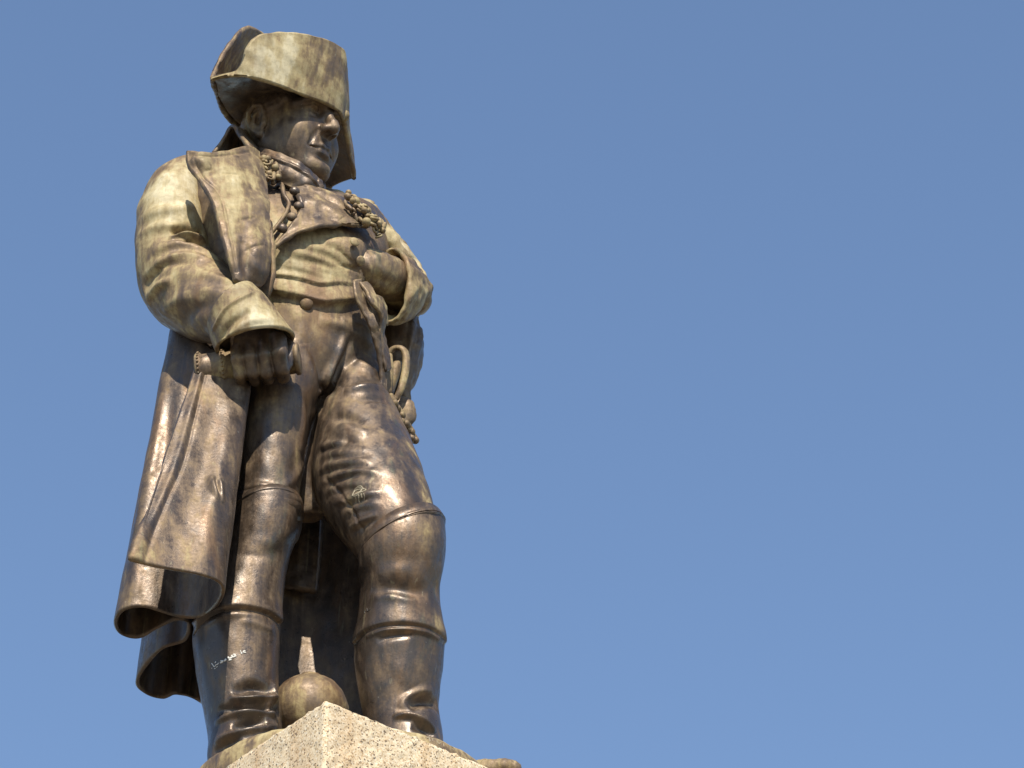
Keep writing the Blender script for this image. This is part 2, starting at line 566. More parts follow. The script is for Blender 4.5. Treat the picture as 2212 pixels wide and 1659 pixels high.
ped = empty('granite_pedestal', None, 'tall square pedestal of speckled pale granite under the bronze statue', 'pedestal')
def worn_shaft():
    """square shaft with many side points so that arrises and faces can be nicked and uneven"""
    g = np.random.default_rng(12)
    zs = [.9, 2.0, 4.0, 5.5] + list(np.arange(6.0, Z_GR - .02, .022)) + [Z_GR - .013, Z_GR - .006, Z_GR - .002, Z_GR]
    ns, na = 64, 5
    V = []; n = 4 * (ns + na)
    chip = np.convolve(g.normal(size=len(zs) + 4), np.ones(3) / 3, 'same')
    for i, z in enumerate(zs):
        inset = {len(zs) - 1: .016, len(zs) - 2: .008, len(zs) - 3: .003}.get(i, 0.0)
        q = np.array(square(z, HD - inset))
        for k in range(4):
            c = q[k]; a = unit(q[(k + 1) % 4] - c); b_ = unit(q[(k - 1) % 4] - c)
            bev = .012 + .004 * max(chip[i], -1.5)
            for j in range(na):
                t = j / (na - 1) * math.pi / 2
                V.append(c + (b_ * (1 - math.sin(t)) + a * (1 - math.cos(t))) * bev)
            side = np.linalg.norm(q[(k + 1) % 4] - c)
            for j in range(ns):
                V.append(c + a * (bev + (side - 2 * bev) * (j + 1) / (ns + 1)))
    V = np.array(V)
    jit = g.normal(size=V.shape) * .0009
    top = V[:, 2] > Z_GR - .01
    jit[top] += g.normal(size=(top.sum(), 3)) * .0014
    jit[V[:, 2] < 5.9] = 0
    V = V + jit
    m_ = len(zs)
    F = [tuple(f) for f in grid_faces(m_, n, True)]
    F.append(tuple(range(n))[::-1]); F.append(tuple((m_ - 1) * n + j for j in range(n)))
    return outward(Mesh(V, F))
put('shaft', worn_shaft(), GR, ped, sharp=True)
put('step', block([(.45, HD + .35), (.89, HD + .35), (.898, HD + .33)]), GR, ped, sharp=True)
put('step', block([(0.0, HD + .8), (.44, HD + .8), (.448, HD + .78)]), GR, ped, sharp=True)

# ------------------------------------------------------------------ statue
statue = empty('bronze_statue', None, 'weathered bronze statue of a standing man in bicorne hat and long coat', 'statue')

def revolve(c, prof, nu=128):
    V = []; th = np.linspace(0, 2 * math.pi, nu, endpoint=False)
    for r, z in prof:
        V.append(np.stack([c[0] + r * np.cos(th), c[1] + r * np.sin(th), np.full(nu, c[2] + z)], 1))
    V = np.concatenate(V); k = len(prof)
    F = [tuple(f) for f in grid_faces(k, nu, True)]
    F.append(tuple(range(nu))[::-1]); F.append(tuple((k - 1) * nu + j for j in range(nu)))
    return outward(Mesh(V, F))

disc_c = PZ(735, 1553, Z_TOP) + np.array([0.0, .50, 0]); disc_c[2] = Z_GR
prof = [(.475, .002), (.495, .012), (.5, .03), (.497, .09), (.49, .115), (.476, .13), (.2, .133)]
base = lump(revolve(disc_c, [p for p in prof]), .003, .12, seed=3)
put('base_plate', base, BR, statue, pat=.58)

# ---- body: torso, hips and thighs in one skin
torso = loft([
    (560, 412, 715, 428, -.08, .04, .06),
    (520, 428, 760, 442, -.12, .08, .08),
    (455, 455, 800, 466, -.17, .11, .115),
    (432, 495, 825, 502, -.20, .11, .18),
    (440, 550, 830, 555, -.19, .11, .23),
    (462, 610, 822, 610, -.17, .11, .265),
    (495, 660, 796, 655, -.15, .10, .25),
    (510, 710, 800, 705, -.14, .10, .235),
    (512, 770, 808, 765, -.13, .10, .225),
    (515, 830, 808, 830, -.12, .10, .205),
    (540, 880, 790, 885, -.10, .08, .16),
], nv=120, nu=80, ex=2.2)
rthigh = loft([
    (520, 760, 690, 790, -.13, -.02, .17),
    (512, 850, 684, 870, -.14, -.05, .175),
    (508, 930, 663, 940, -.15, -.08, .165),
    (506, 1010, 651, 1020, -.16, -.10, .15),
    (505, 1070, 645, 1075, -.16, -.11, .14),
    (503, 1120, 645, 1115, -.16, -.11, .13),
    (505, 1160, 636, 1160, -.15, -.11, .12)], nv=90, nu=64)
lthigh = loft([
    (668, 800, 812, 740, .04, .12, .16),
    (684, 890, 826, 850, .0, .08, .185),
    (677, 965, 868, 930, -.05, .0, .19),
    (675, 1030, 902, 1000, -.11, -.08, .185),
    (697, 1095, 927, 1060, -.17, -.17, .17),
    (740, 1155, 942, 1115, -.22, -.22, .155),
    (775, 1205, 950, 1160, -.24, -.23, .135),
    (785, 1250, 948, 1210, -.24, -.21, .12)], nv=90, nu=64)
gus = loft([(650, 840, 705, 845, .0, .03, .09), (640, 930, 700, 935, -.0, .03, .085), (634, 1010, 698, 1010, -.01, .02, .075), (632, 1075, 705, 1075, -.02, .0, .06), (636, 1120, 700, 1120, -.02, .0, .04)], nv=40, nu=40)
body = remesh(join([torso, rthigh, lthigh, gus]), .0056, 12)
folds = []
# waistcoat: hem, second layer, drawn folds
folds += [
    ('lip', [(560, 622), (600, 632), (640, 641), (690, 655), (720, 654), (770, 648), (792, 640)], .023, .050, .12),
    ('lip', [(560, 590), (610, 597), (650, 604), (690, 615), (730, 612), (768, 618)], .011, .030, .2),
    ('ridge', [(590, 557), (650, 575), (720, 590), (770, 610)], .0075, .014),
    ('ridge', [(620, 542), (690, 560), (740, 590), (770, 612)], .009, .014),
    ('ridge', [(655, 530), (710, 545), (755, 580)], .0075, .014),
    ('ridge', [(600, 572), (660, 586), (720, 604)], .006, .010),
    ('ridge', [(700, 520), (735, 535), (765, 575)], .008, .016),
]
# hips and flies
folds += [
    ('ridge', [(690, 690), (740, 705), (790, 735), (815, 760)], .012, .022),
    ('ridge', [(735, 690), (780, 705), (810, 735)], .010, .016),
    ('fold', [(690, 900), (700, 850), (722, 800), (742, 755), (752, 725)], .020, .024, .6),
    ('ridge', [(655, 745), (672, 800), (685, 860)], .012, .022),
    ('ridge', [(770, 780), (800, 800), (822, 815)], .014, .018),
    ('ridge', [(745, 845), (790, 838), (825, 835)], .016, .020),
    ('ridge', [(770, 865), (800, 860), (835, 866)], -.012, .016),
    ('ridge', [(640, 660), (650, 700), (640, 760)], .008, .03),
    ('ridge', [(705, 905), (740, 900), (790, 912)], -.014, .022, .7, 684),
    ('ridge', [(705, 925), (750, 925), (800, 940)], .012, .024, .7, 684),
]
# crotch shadow line between the thighs

# left thigh creases
for (pl, h, w) in [
    ([(676, 965), (705, 962), (740, 950)], .014, .014),
    ([(670, 995), (700, 982), (745, 975), (790, 972)], .016, .014),
    ([(672, 1020), (705, 1003), (750, 995), (800, 1000)], .014, .013),
    ([(680, 1045), (715, 1028), (760, 1018), (810, 1022)], .014, .013),
    ([(692, 1068), (725, 1050), (770, 1042), (830, 1045)], .013, .012),
    ([(708, 1090), (745, 1075), (790, 1066), (850, 1070)], .012, .012),
    ([(725, 1115), (760, 1098), (800, 1090), (850, 1092)], .010, .012),
    ([(745, 1140), (775, 1122), (810, 1112)], .010, .012),
    ([(690, 940), (735, 938), (770, 948)], .010, .014)]:
    _r = np.random.default_rng(len(folds)); h = h * _r.uniform(.4, 1.3); pl = [(min(a, 812) + 12 + _r.uniform(-6, 6), b + _r.uniform(-4, 4)) for a, b in pl]
    folds.append(('ridge', pl, h * .62, w * _r.uniform(.8, 1.4), .9, 672)); folds.append(('ridge', [(a + 2, b + 12 + _r.uniform(-2, 3)) for a, b in pl], -h * .5, w * .8, .9, 672))
folds += [('ridge', [(700, 1030), (730, 1060), (760, 1100), (785, 1150)], -.006, .006, .2)]
# right thigh
folds += [
    ('ridge', [(520, 1060), (570, 1050), (640, 1075)], .010, .014),
    ('ridge', [(512, 1085), (575, 1075), (645, 1100)], .012, .010),
    ('ridge', [(600, 1060), (630, 1040), (655, 1000)], .008, .018),
    ('ridge', [(640, 830), (652, 900), (650, 980)], .010, .03),
]
sculpt(body, folds)
lump(body, .0012, .12, seed=5)
folds2 = [('ridge', [(748, 515), (760, 550), (766, 600)], .034, .050, .4), ('lip', [(780, 615), (784, 580), (780, 545), (770, 518)], .014, .030, .3)]
sculpt(body, folds2)
paint(body, [((640, 560), .2, .15), ((740, 540), .16, .18), ((600, 600), .15, .12), ((700, 600), .15, .10), ((585, 470), .12, .25), ((925, 1085), .045, .55), ((910, 1030), .035, .35), ((870, 1065), .10, -.30), ((845, 1000), .10, -.16),
             ((885, 965), .04, .35), ((640, 660), .08, .1)])
put('body', body, BR, statue, pat=.25)

# ---- boots
def boot(rings, seams, folds_, pat):
    m = loft(rings, nv=260, nu=150, ex=2.1)
    sculpt(m, folds_)
    lump(m, .0009, .10, seed=11)
    return m
rb = boot([
    (493, 1115, 650, 1117, -.19, -.12, .141),
    (494, 1118, 650, 1120, -.19, -.12, .140),
    (488, 1160, 642, 1160, -.19, -.12, .138),
    (478, 1205, 626, 1205, -.18, -.12, .130),
    (460, 1260, 614, 1255, -.18, -.12, .130),
    (435, 1320, 609, 1312, -.18, -.12, .134),
    (417, 1364, 606, 1345, -.18, -.12, .136),
    (419, 1400, 604, 1385, -.18, -.12, .134),
    (428, 1460, 600, 1445, -.18, -.12, .128),
    (440, 1520, 599, 1505, -.18, -.12, .122),
    (450, 1575, 606, 1560, -.18, -.12, .12),
    (452, 1620, 606, 1610, -.2, -.12, .125),
    (462, 1670, 604, 1665, -.22, -.12, .13),
    (470, 1712, 602, 1705, -.22, -.12, .13)], None, [
    ('lip', [(410, 1372), (425, 1345), (460, 1322), (505, 1312), (550, 1315), (590, 1330), (610, 1350)], .012, .05, .0),
    ('ridge', [(418, 1368), (440, 1338), (480, 1320), (530, 1316), (580, 1328), (608, 1352)], -.012, .007, .0),
    ('ridge', [(440, 1355), (480, 1332), (530, 1328), (575, 1340)], .006, .012, .3),
    ('ridge', [(520, 1340), (560, 1350), (595, 1365)], .007, .014),
    ('ridge', [(520, 1160), (580, 1168), (630, 1158)], .005, .026),
    ('ridge', [(510, 1195), (560, 1200), (610, 1190)], -.006, .02),
    ('ridge', [(500, 1498), (525, 1488), (550, 1482), (592, 1496)], -.026, .018, .8),
    ('ridge', [(495, 1505), (530, 1512), (575, 1510), (600, 1515)], .022, .012),
    ('ridge', [(470, 1535), (510, 1528), (560, 1530), (602, 1538)], -.022, .014),
    ('ridge', [(465, 1560), (510, 1545), (560, 1540), (595, 1545)], .020, .011),
    ('ridge', [(500, 1572), (540, 1560), (575, 1558)], -.024, .014),
    ('ridge', [(465, 1600), (500, 1588), (540, 1580), (600, 1568)], .018, .011),
    ('ridge', [(590, 1470), (592, 1500), (580, 1520), (585, 1545), (600, 1560)], .016, .012),
    ('ridge', [(460, 1625), (490, 1605), (520, 1600)], -.018, .014),
], .12)
paint(rb, [((560, 1220), .1, .10), ((530, 1300), .06, .12)])
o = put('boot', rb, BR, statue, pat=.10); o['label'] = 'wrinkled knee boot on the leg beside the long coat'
lb = boot([
    (777, 1193, 958, 1139, -.27, -.20, .147),
    (777, 1196, 958, 1142, -.27, -.20, .145),
    (779, 1222, 958, 1178, -.27, -.20, .148),
    (784, 1258, 953, 1232, -.25, -.19, .142),
    (778, 1305, 946, 1288, -.23, -.18, .136),
    (771, 1365, 953, 1350, -.22, -.16, .138),
    (768, 1400, 958, 1388, -.21, -.15, .140),
    (771, 1450, 955, 1440, -.20, -.14, .134),
    (781, 1505, 948, 1495, -.19, -.13, .124),
    (792, 1550, 943, 1540, -.19, -.12, .118),
    (800, 1600, 949, 1595, -.2, -.12, .12),
    (806, 1660, 955, 1655, -.22, -.13, .125),
    (812, 1712, 958, 1706, -.22, -.13, .125)], None, [
    ('lip', [(765, 1395), (785, 1368), (830, 1352), (880, 1350), (930, 1360), (960, 1385)], .010, .05, .0),
    ('ridge', [(768, 1390), (790, 1367), (830, 1354), (880, 1352), (925, 1360), (957, 1380)], -.010, .007, .0),
    ('ridge', [(790, 1376), (830, 1362), (880, 1360), (925, 1367), (950, 1382)], .008, .010, .2),
    ('ridge', [(815, 1385), (850, 1372), (890, 1372)], -.008, .012),
    ('ridge', [(800, 1275), (850, 1270), (905, 1278), (945, 1268)], -.012, .024),
    ('ridge', [(800, 1290), (850, 1288), (900, 1300)], .006, .014),
    ('ridge', [(800, 1240), (860, 1232), (920, 1240)], .006, .03),
    ('ridge', [(880, 1525), (905, 1512), (930, 1515), (945, 1525)], -.028, .020),
    ('ridge', [(850, 1550), (880, 1548), (915, 1560), (940, 1580)], .022, .010),
    ('ridge', [(865, 1530), (880, 1510), (910, 1495), (935, 1492)], .012, .014),
    ('ridge', [(890, 1568), (920, 1575), (940, 1592)], -.02, .014),
    ('ridge', [(850, 1440), (880, 1450), (900, 1480)], .005, .04),
], .12)
paint(lb, [((930, 1150), .06, .3), ((950, 1350), .04, .4), ((945, 1250), .03, .3)])
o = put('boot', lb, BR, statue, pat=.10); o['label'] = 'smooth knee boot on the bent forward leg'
# feet under the boots
for (u, v, d, tdir) in ((535, 1705, .02, (-.1, -1)), (880, 1705, .02, (.2, -1))):
    c = P(u, v, d); c[2] = Z_TOP
    t = unit(np.array([tdir[0], tdir[1], 0.0])); s = np.array([-t[1], t[0], 0])
    A = []; B = []; T = []
    for x, w, h in ((-.14, .05, .05), (-.1, .075, .09), (0, .085, .10), (.1, .09, .075), (.17, .08, .055), (.21, .05, .035)):
        q = c + t * x + np.array([0, 0, h])
        A.append(q - s * w); B.append(q + s * w); T.append(h)
    m = loft3(catmull(np.array(A), 60), catmull(np.array(B), 60), catmull(np.array(T)[:, None], 60)[:, 0], 48, 2.2)
    put('shoe', m, BR, statue, pat=.3)

# ---- open-ended sleeves as thick shells
def loft_grid(rings, nv=120, nu=110, ex=2.0):
    m = loft(rings, nv, nu, ex, cap=False)
    return m.V.reshape(nv, nu, 3)

# ---- right sleeve (bent arm beside the lapel)
sl = loft([
    (372, 352, 418, 350, -.22, -.15, .03),
    (338, 368, 432, 372, -.24, -.15, .10),
    (306, 425, 442, 425, -.25, -.16, .135),
    (294, 490, 445, 485, -.25, -.20, .14),
    (293, 555, 456, 535, -.24, -.22, .14),
    (298, 615, 478, 570, -.22, -.25, .14),
    (322, 668, 503, 592, -.22, -.30, .135),
    (372, 702, 522, 610, -.27, -.34, .125),
    (425, 722, 538, 622, -.33, -.38, .112),
    (468, 735, 560, 640, -.38, -.41, .10)], nv=240, nu=140, ex=2.1)
sculpt(sl, [
    ('ridge', [(370, 502), (400, 495), (440, 508)], -.030, .014),
    ('ridge', [(365, 515), (405, 508), (445, 525)], .022, .011),
    ('ridge', [(395, 525), (420, 522), (445, 532)], -.018, .011),
    ('ridge', [(330, 545), (380, 528), (430, 540), (480, 565)], .014, .018),
    ('ridge', [(310, 600), (350, 565), (400, 550), (460, 565)], .012, .016),
    ('ridge', [(330, 590), (370, 570), (420, 568)], -.010, .014),
    ('ridge', [(305, 470), (350, 455), (420, 445)], .009, .020),
    ('ridge', [(300, 505), (345, 490), (390, 490)], .010, .018),
    ('ridge', [(325, 445), (365, 435), (410, 430)], -.006, .018),
    ('ridge', [(312, 625), (320, 600), (345, 575)], -.020, .022),
    ('ridge', [(318, 650), (340, 620), (372, 605)], .016, .016),
    ('ridge', [(350, 680), (385, 650), (430, 640)], .010, .022),
    ('ridge', [(390, 700), (420, 670), (470, 655)], -.008, .022),
    ('ridge', [(430, 590), (470, 600), (510, 615)], .008, .016),
    ('ridge', [(410, 620), (460, 630), (505, 640)], .006, .02),
])
lump(sl, .0025, .12, seed=21)
paint(sl, [((340, 420), .17, .30), ((400, 390), .12, .30), ((330, 500), .13, .12), ((420, 470), .08, .28), ((330, 600), .12, .12), ((450, 590), .06, .25), ((370, 640), .12, .08), ((440, 690), .08, -.1)])
put('sleeve', sl, BR, statue, pat=.38)['label'] = 'creased coat sleeve of the arm beside the wide lapel'

cg = loft_grid([
    (453, 712, 548, 624, -.39, -.42, .110),
    (458, 728, 574, 648, -.385, -.42, .116),
    (463, 742, 602, 684, -.38, -.42, .124),
    (470, 760, 632, 722, -.37, -.41, .130)], nv=70, nu=120)
cuff = shell(cg, .014, closed=True)
sculpt(cuff, [('ridge', [(490, 730), (540, 695), (600, 690)], .008, .016), ('ridge', [(475, 735), (500, 700), (540, 672)], -.010, .014),
              ('ridge', [(520, 740), (560, 715), (615, 708)], .006, .014), ('ridge', [(460, 715), (490, 665), (545, 632)], .008, .008, .1)])
paint(cuff, [((540, 680), .1, .25), ((590, 700), .08, .3), ((490, 735), .05, .2)])
put('cuff', cuff, BR, statue, pat=.55)['label'] = 'flared turned-back cuff above the fist'

# ---- fist round a spyglass
def cap_(X, Y, Z, a, b, ra, rb=None):
    rb = ra if rb is None else rb
    a = np.array(a, np.float32); b = np.array(b, np.float32); ab = b - a
    px, py, pz = X - a[0], Y - a[1], Z - a[2]
    t = np.clip((px * ab[0] + py * ab[1] + pz * ab[2]) / (ab @ ab + 1e-12), 0, 1)
    return np.sqrt((px - t * ab[0]) ** 2 + (py - t * ab[1]) ** 2 + (pz - t * ab[2]) ** 2) - (ra + (rb - ra) * t)
def ell_(X, Y, Z, c, r):
    k0 = np.sqrt(((X - c[0]) / r[0]) ** 2 + ((Y - c[1]) / r[1]) ** 2 + ((Z - c[2]) / r[2]) ** 2)
    return (k0 - 1) * min(r)
def su(a, b, k):
    h = np.clip(.5 + .5 * (b - a) / k, 0, 1)
    return b + (a - b) * h - k * h * (1 - h)
def ss(a, b, k):   # a minus b
    h = np.clip(.5 - .5 * (a + b) / k, 0, 1)
    return a + (-b - a) * h + k * h * (1 - h)
def chain(X, Y, Z, pts, rs, k=.004):
    D = None
    for i in range(len(pts) - 1):
        d = cap_(X, Y, Z, pts[i], pts[i + 1], rs[i], rs[i + 1])
        D = d if D is None else np.minimum(D, d) if k == 0 else su(D, d, k)
    return D

hand_o = P(562, 786, -.335)
hx = unit(P(640, 762, -.42) - P(450, 788, -.39)); hq = np.array([0, -.45, .9]); hz = unit(hq - hx * (hq @ hx)); hy = np.cross(hz, hx)
HB = np.stack([hx, hy, hz])           # rows: local axes
def fist_sdf(X, Y, Z):
    D = ell_(X, Y, Z, (.0, -.012, .065), (.092, .055, .075))
    D = su(D, cap_(X, Y, Z, (-.03, .01, .10), (-.05, .03, .2), .06), .03)
    fx = [(-.072, .0205), (-.025, .0225), (.024, .0235), (.078, .027)]
    for i, (x, r) in enumerate(fx):
        zk = .052 + .008 * (i in (1, 2)) + (.018 if i == 3 else 0)
        q = [(x, -.045, zk), (x + .002, -.082 - .006 * (i == 3), .012), (x + .003, -.074, -.042 - .006 * (i == 2)), (x, -.02, -.062)]
        f = chain(X, Y, Z, q, [r * 1.12, r * 1.08, r * 1.0, r * .9], .006)
        D = su(D, f, .009)
    D = su(D, chain(X, Y, Z, [(.085, .03, .08), (.118, -.02, .03), (.10, -.06, -.025)], [.026, .025, .021], .01), .008)
    return D
fm = sdf_mesh(fist_sdf, (-.16, -.16, -.12), (.18, .14, .28), .0035)
fm.smooth(2)
fm.V = hand_o + .90 * fm.V @ HB
put('hand', fm, BR, statue, pat=.22)['label'] = 'clenched fist closed round the spyglass'

def spyglass():
    prof = [(-.205, .0), (-.205, .045), (-.203, .058), (-.198, .062), (-.186, .062), (-.182, .056), (-.125, .056), (-.121, .061), (-.108, .061), (-.104, .054), (.0, .050), (.110, .046), (.113, .052), (.124, .052), (.128, .047), (.128, .0)]
    nu = 64; th = np.linspace(0, 2 * math.pi, nu, endpoint=False)
    V = np.concatenate([np.stack([np.full(nu, x), r * np.cos(th), r * np.sin(th)], 1) for x, r in prof])
    m = Mesh(V, [tuple(f) for f in grid_faces(len(prof), nu, True)])
    bs = [m]
    for xb, r in ((-.192, .0625), (-.1145, .0615)):
        for k in range(30):
            a = 2 * math.pi * k / 30
            bs.append(ball((xb, r * math.cos(a), r * math.sin(a)), .0045, 8, 6))
    m = outward(m); m = join([m] + bs[1:])
    m.V = hand_o + m.V @ HB
    return m
put('spyglass', spyglass(), BR, statue, pat=.42)['label'] = 'tube of a closed spyglass with beaded rims'

# ---- overcoat skirt: one sheet from the front edge, through the S folds of the hem, behind the legs
ZH = 7.885
hem = [(282, 1208), (335, 1222), (395, 1233), (445, 1244), (474, 1258), (481, 1278), (466, 1308), (430, 1332), (380, 1330), (315, 1311), (268, 1316), (250, 1342),
       (262, 1368), (300, 1376), (338, 1357), (378, 1338), (408, 1345), (398, 1382), (348, 1402), (312, 1440), (297, 1474), (315, 1497), (352, 1507), (383, 1498),
       (435, 1516), (500, 1580, 7.70), (580, 1640, 7.60), (690, 1650, 7.60), (790, 1640, 7.60), (860, 1600, 7.62)]
top = [(430, 776, -.32), (448, 785, -.33), (475, 795, -.33), (505, 805, -.32), (532, 815, -.31), (538, 822, -.29), (520, 800, -.26), (480, 770, -.25), (445, 745, -.23), (410, 715, -.21), (385, 690, -.19), (378, 680, -.15),
       (382, 680, -.10), (390, 680, -.06), (400, 680, -.04), (410, 680, -.02), (418, 680, 0), (412, 685, .02), (405, 685, .05), (405, 690, .08), (410, 690, .10), (425, 690, .13), (440, 690, .15), (460, 690, .17),
       (500, 690, .20), (560, 690, .25), (640, 690, .30), (700, 700, .33), (770, 720, .33), (840, 740, .30)]
for k_, z_ in enumerate((7.79, 7.79, 7.79, 7.79, 7.795, 7.80, 7.82, 7.85, 7.87)):
    hem[k_] = hem[k_][:2] + (z_,)
H3 = np.array([PZ(q[0], q[1], q[2] if len(q) > 2 else ZH) for q in hem]); T3 = np.array([P(*t) for t in top])
mid = []
for f in (.0, .2, .4, .6, .8, 1.0):
    r = T3 * (1 - f) + H3 * f
    mid.append(r)
G = sheet(mid, 170, 520)
# narrow border fold near the front edge
coat = shell(G, .013)
sculpt(coat, [
    ('ridge', [(452, 770), (437, 830), (420, 900), (395, 1000), (360, 1080), (325, 1170), (312, 1222)], -.005, .007, .1),
    ('ridge', [(442, 770), (428, 830), (408, 900), (380, 1000), (346, 1080), (300, 1190)], .007, .014, .1),
    ('ridge', [(455, 1030), (460, 1060), (470, 1085)], .016, .010),
    ('ridge', [(472, 1040), (474, 1065), (478, 1090)], .010, .008),
    ('ridge', [(463, 1035), (468, 1060), (474, 1085)], -.012, .009),
    ('ridge', [(500, 860), (485, 980), (460, 1100), (440, 1220)], .012, .034),
    ('ridge', [(470, 860), (440, 1000), (400, 1130), (370, 1225)], -.008, .035),
    ('ridge', [(350, 800), (335, 950), (300, 1150), (285, 1290)], .010, .03),
    ('ridge', [(370, 830), (350, 980), (310, 1180)], -.008, .025),
])
lump(coat, .0011, .12, seed=31)
paint(coat, [((330, 1190), .10, .32), ((300, 1205), .05, .25), ((400, 1210), .08, .15), ((440, 850), .05, .35), ((405, 900), .06, .2), ((390, 1060), .06, .12), ((270, 1280), .04, .15)])
put('overcoat_skirt', coat, BR, statue, pat=.19)['label'] = 'long hanging skirt of the overcoat with S-folded hem'

# ---- overcoat front and lapel
bt = body.tree()
of = sheet([[P(*q) for q in r] for r in [
    [(425, 345, -.30), (480, 345, -.33), (545, 345, -.27)],
    [(420, 430, -.29), (490, 430, -.36), (562, 430, -.34)],
    [(428, 500, -.27), (510, 500, -.36), (584, 490, -.38)],
    [(440, 560, -.26), (520, 560, -.36), (591, 560, -.39)],
    [(460, 620, -.24), (525, 620, -.35), (588, 612, -.38)],
    [(490, 690, -.20), (540, 690, -.31), (574, 655, -.36)]]], 90, 70)
ofm = lump(shell(of, .018), .002, .1, seed=41)
paint(ofm, [((588, 560), .06, .2)])
put('overcoat_front', ofm, BR, statue, pat=.33)
lp = sheet([[P(a, b, c + .02 - (.075, .05, .015, .0, .0)[i]) for i, (a, b, c) in enumerate(r)] for r in [
    [(405, 328, -.40), (440, 334, -.43), (490, 329, -.41), (535, 319, -.34), (557, 330, -.28)],
    [(410, 362, -.40), (450, 368, -.43), (500, 365, -.43), (545, 362, -.37), (567, 366, -.32)],
    [(437, 398, -.42), (468, 408, -.44), (510, 412, -.45), (550, 412, -.41), (574, 412, -.36)],
    [(462, 442, -.43), (490, 450, -.45), (525, 455, -.46), (560, 455, -.44), (579, 457, -.41)],
    [(479, 503, -.44), (505, 509, -.46), (535, 512, -.475), (565, 512, -.46), (583, 511, -.44)],
    [(495, 560, -.44), (515, 563, -.46), (540, 566, -.475), (565, 566, -.465), (581, 562, -.44)],
    [(508, 605, -.42), (522, 612, -.435), (540, 618, -.445), (556, 620, -.44), (566, 612, -.425)]]], 130, 90)
lpm = shell(lp, .020)
sculpt(lpm, [('ridge', [(420, 345), (440, 385), (475, 420), (495, 500), (512, 590)], -.004, .006, .1),
             ('ridge', [(420, 340), (480, 336), (545, 326)], -.004, .005, .1),
             ('ridge', [(412, 345), (435, 352), (450, 368)], .014, .016),
             ('ridge', [(480, 375), (505, 376), (520, 378)], -.005, .004), ('ridge', [(515, 475), (535, 473), (550, 470)], -.005, .004),
             ('ridge', [(530, 540), (550, 536), (570, 530)], -.005, .004),
             ('ridge', [(548, 480), (552, 540), (550, 610)], .012, .03), ('ridge', [(525, 520), (530, 570), (540, 612)], -.012, .022)])
lump(lpm, .0022, .1, seed=43)
paint(lpm, [((440, 345), .06, .3), ((480, 370), .06, .25), ((500, 400), .05, .25), ((500, 460), .06, .25), ((550, 440), .05, .15), ((550, 580), .09, -.2)])
put('lapel', lpm, BR, statue, pat=.44)['label'] = 'wide blotched lapel turned back over the shoulder'

# ---- overcoat collar behind the neck
sec = [(462, 330), (480, 305), (497, 278), (506, 273), (517, 290), (538, 318), (556, 345)]
rows = []
for k, (du, dv, d) in enumerate([(0, 0, -.22), (14, 8, -.13), (32, 24, -.03), (60, 52, .06), (100, 90, .12)]):
    rows.append([P(u + du * (1 if i > 2 else .6), v + dv, d + (.03 if i < 3 else 0) - (.05 if i > 4 else 0)) for i, (u, v) in enumerate(sec)])
cm = shell(sheet(rows, 60, 80), .016)
lump(cm, .0015, .08, seed=44)
put('overcoat_collar', cm, BR, statue, pat=.36)['label'] = 'turned-up overcoat collar behind the ear'

# ---- far shoulder of the overcoat and its thrown-back edge
fs = sheet([[P(*q) for q in r] for r in [
    [(660, 400, .02), (700, 410, .05), (745, 424, .10), (785, 434, .14), (804, 441, .16)],
    [(690, 425, -.06), (720, 432, -.03), (760, 442, .0), (795, 450, .05), (808, 456, .10)],
    [(705, 448, -.10), (735, 452, -.08), (768, 460, -.05), (797, 466, .0), (811, 472, .06)],
    [(725, 470, -.12), (750, 472, -.11), (778, 476, -.08), (800, 482, -.03), (814, 490, .03)]]], 60, 60)
fsm = lump(shell(fs, .02), .003, .08, seed=45)
paint(fsm, [((790, 450), .1, .3), ((800, 470), .08, .2)])
put('shoulder_cape', fsm, BR, statue, pat=.62)['label'] = 'pale overcoat shoulder beyond the chin'

# ---- left arm
la = loft([
    (770, 470, 805, 450, .09, .12, .05),
    (776, 500, 816, 486, .10, .14, .08),
    (788, 540, 846, 520, .10, .14, .09),
    (808, 590, 880, 556, .09, .14, .10),
    (836, 640, 908, 598, .07, .12, .105),
    (856, 672, 922, 646, .06, .11, .095),
    (880, 685, 912, 672, .06, .10, .05)], nv=140, nu=100)
sculpt(la, [('ridge', [(800, 480), (840, 515), (880, 560)], .030, .026, .3), ('ridge', [(812, 520), (845, 545), (872, 572)], -.03, .016),
            ('ridge', [(880, 560), (886, 590), (875, 620)], -.02, .014), ('ridge', [(893, 565), (912, 600), (910, 625)], .02, .014),
            ('ridge', [(885, 620), (900, 628), (912, 632)], -.02, .012), ('ridge', [(880, 645), (905, 640), (925, 645)], .016, .014),
            ('ridge', [(895, 590), (897, 610), (905, 622)], -.022, .012), ('ridge', [(890, 655), (905, 662), (915, 668)], -.012, .01)])
lump(la, .003, .09, seed=46)
paint(la, [((850, 530), .15, .3), ((900, 600), .1, .15), ((915, 650), .08, .2)])
put('sleeve', la, BR, statue, pat=.56)['label'] = 'pale upper sleeve on the far side of the chest'
ce = tube([P(798, 462, .0), P(806, 484, -.03), P(832, 510, -.035), P(860, 541, -.02), P(876, 566, .02), P(886, 600, .05), P(888, 640, .08)], [.020, .030, .028, .026, .028, .030, .026], 20, 90)
lump(ce, .004, .07, seed=52); ce.paint = np.zeros(len(ce.V))
put('coat_edge', ce, BR, statue, pat=.68)['label'] = 'pale rolled edge of the overcoat down the far arm'
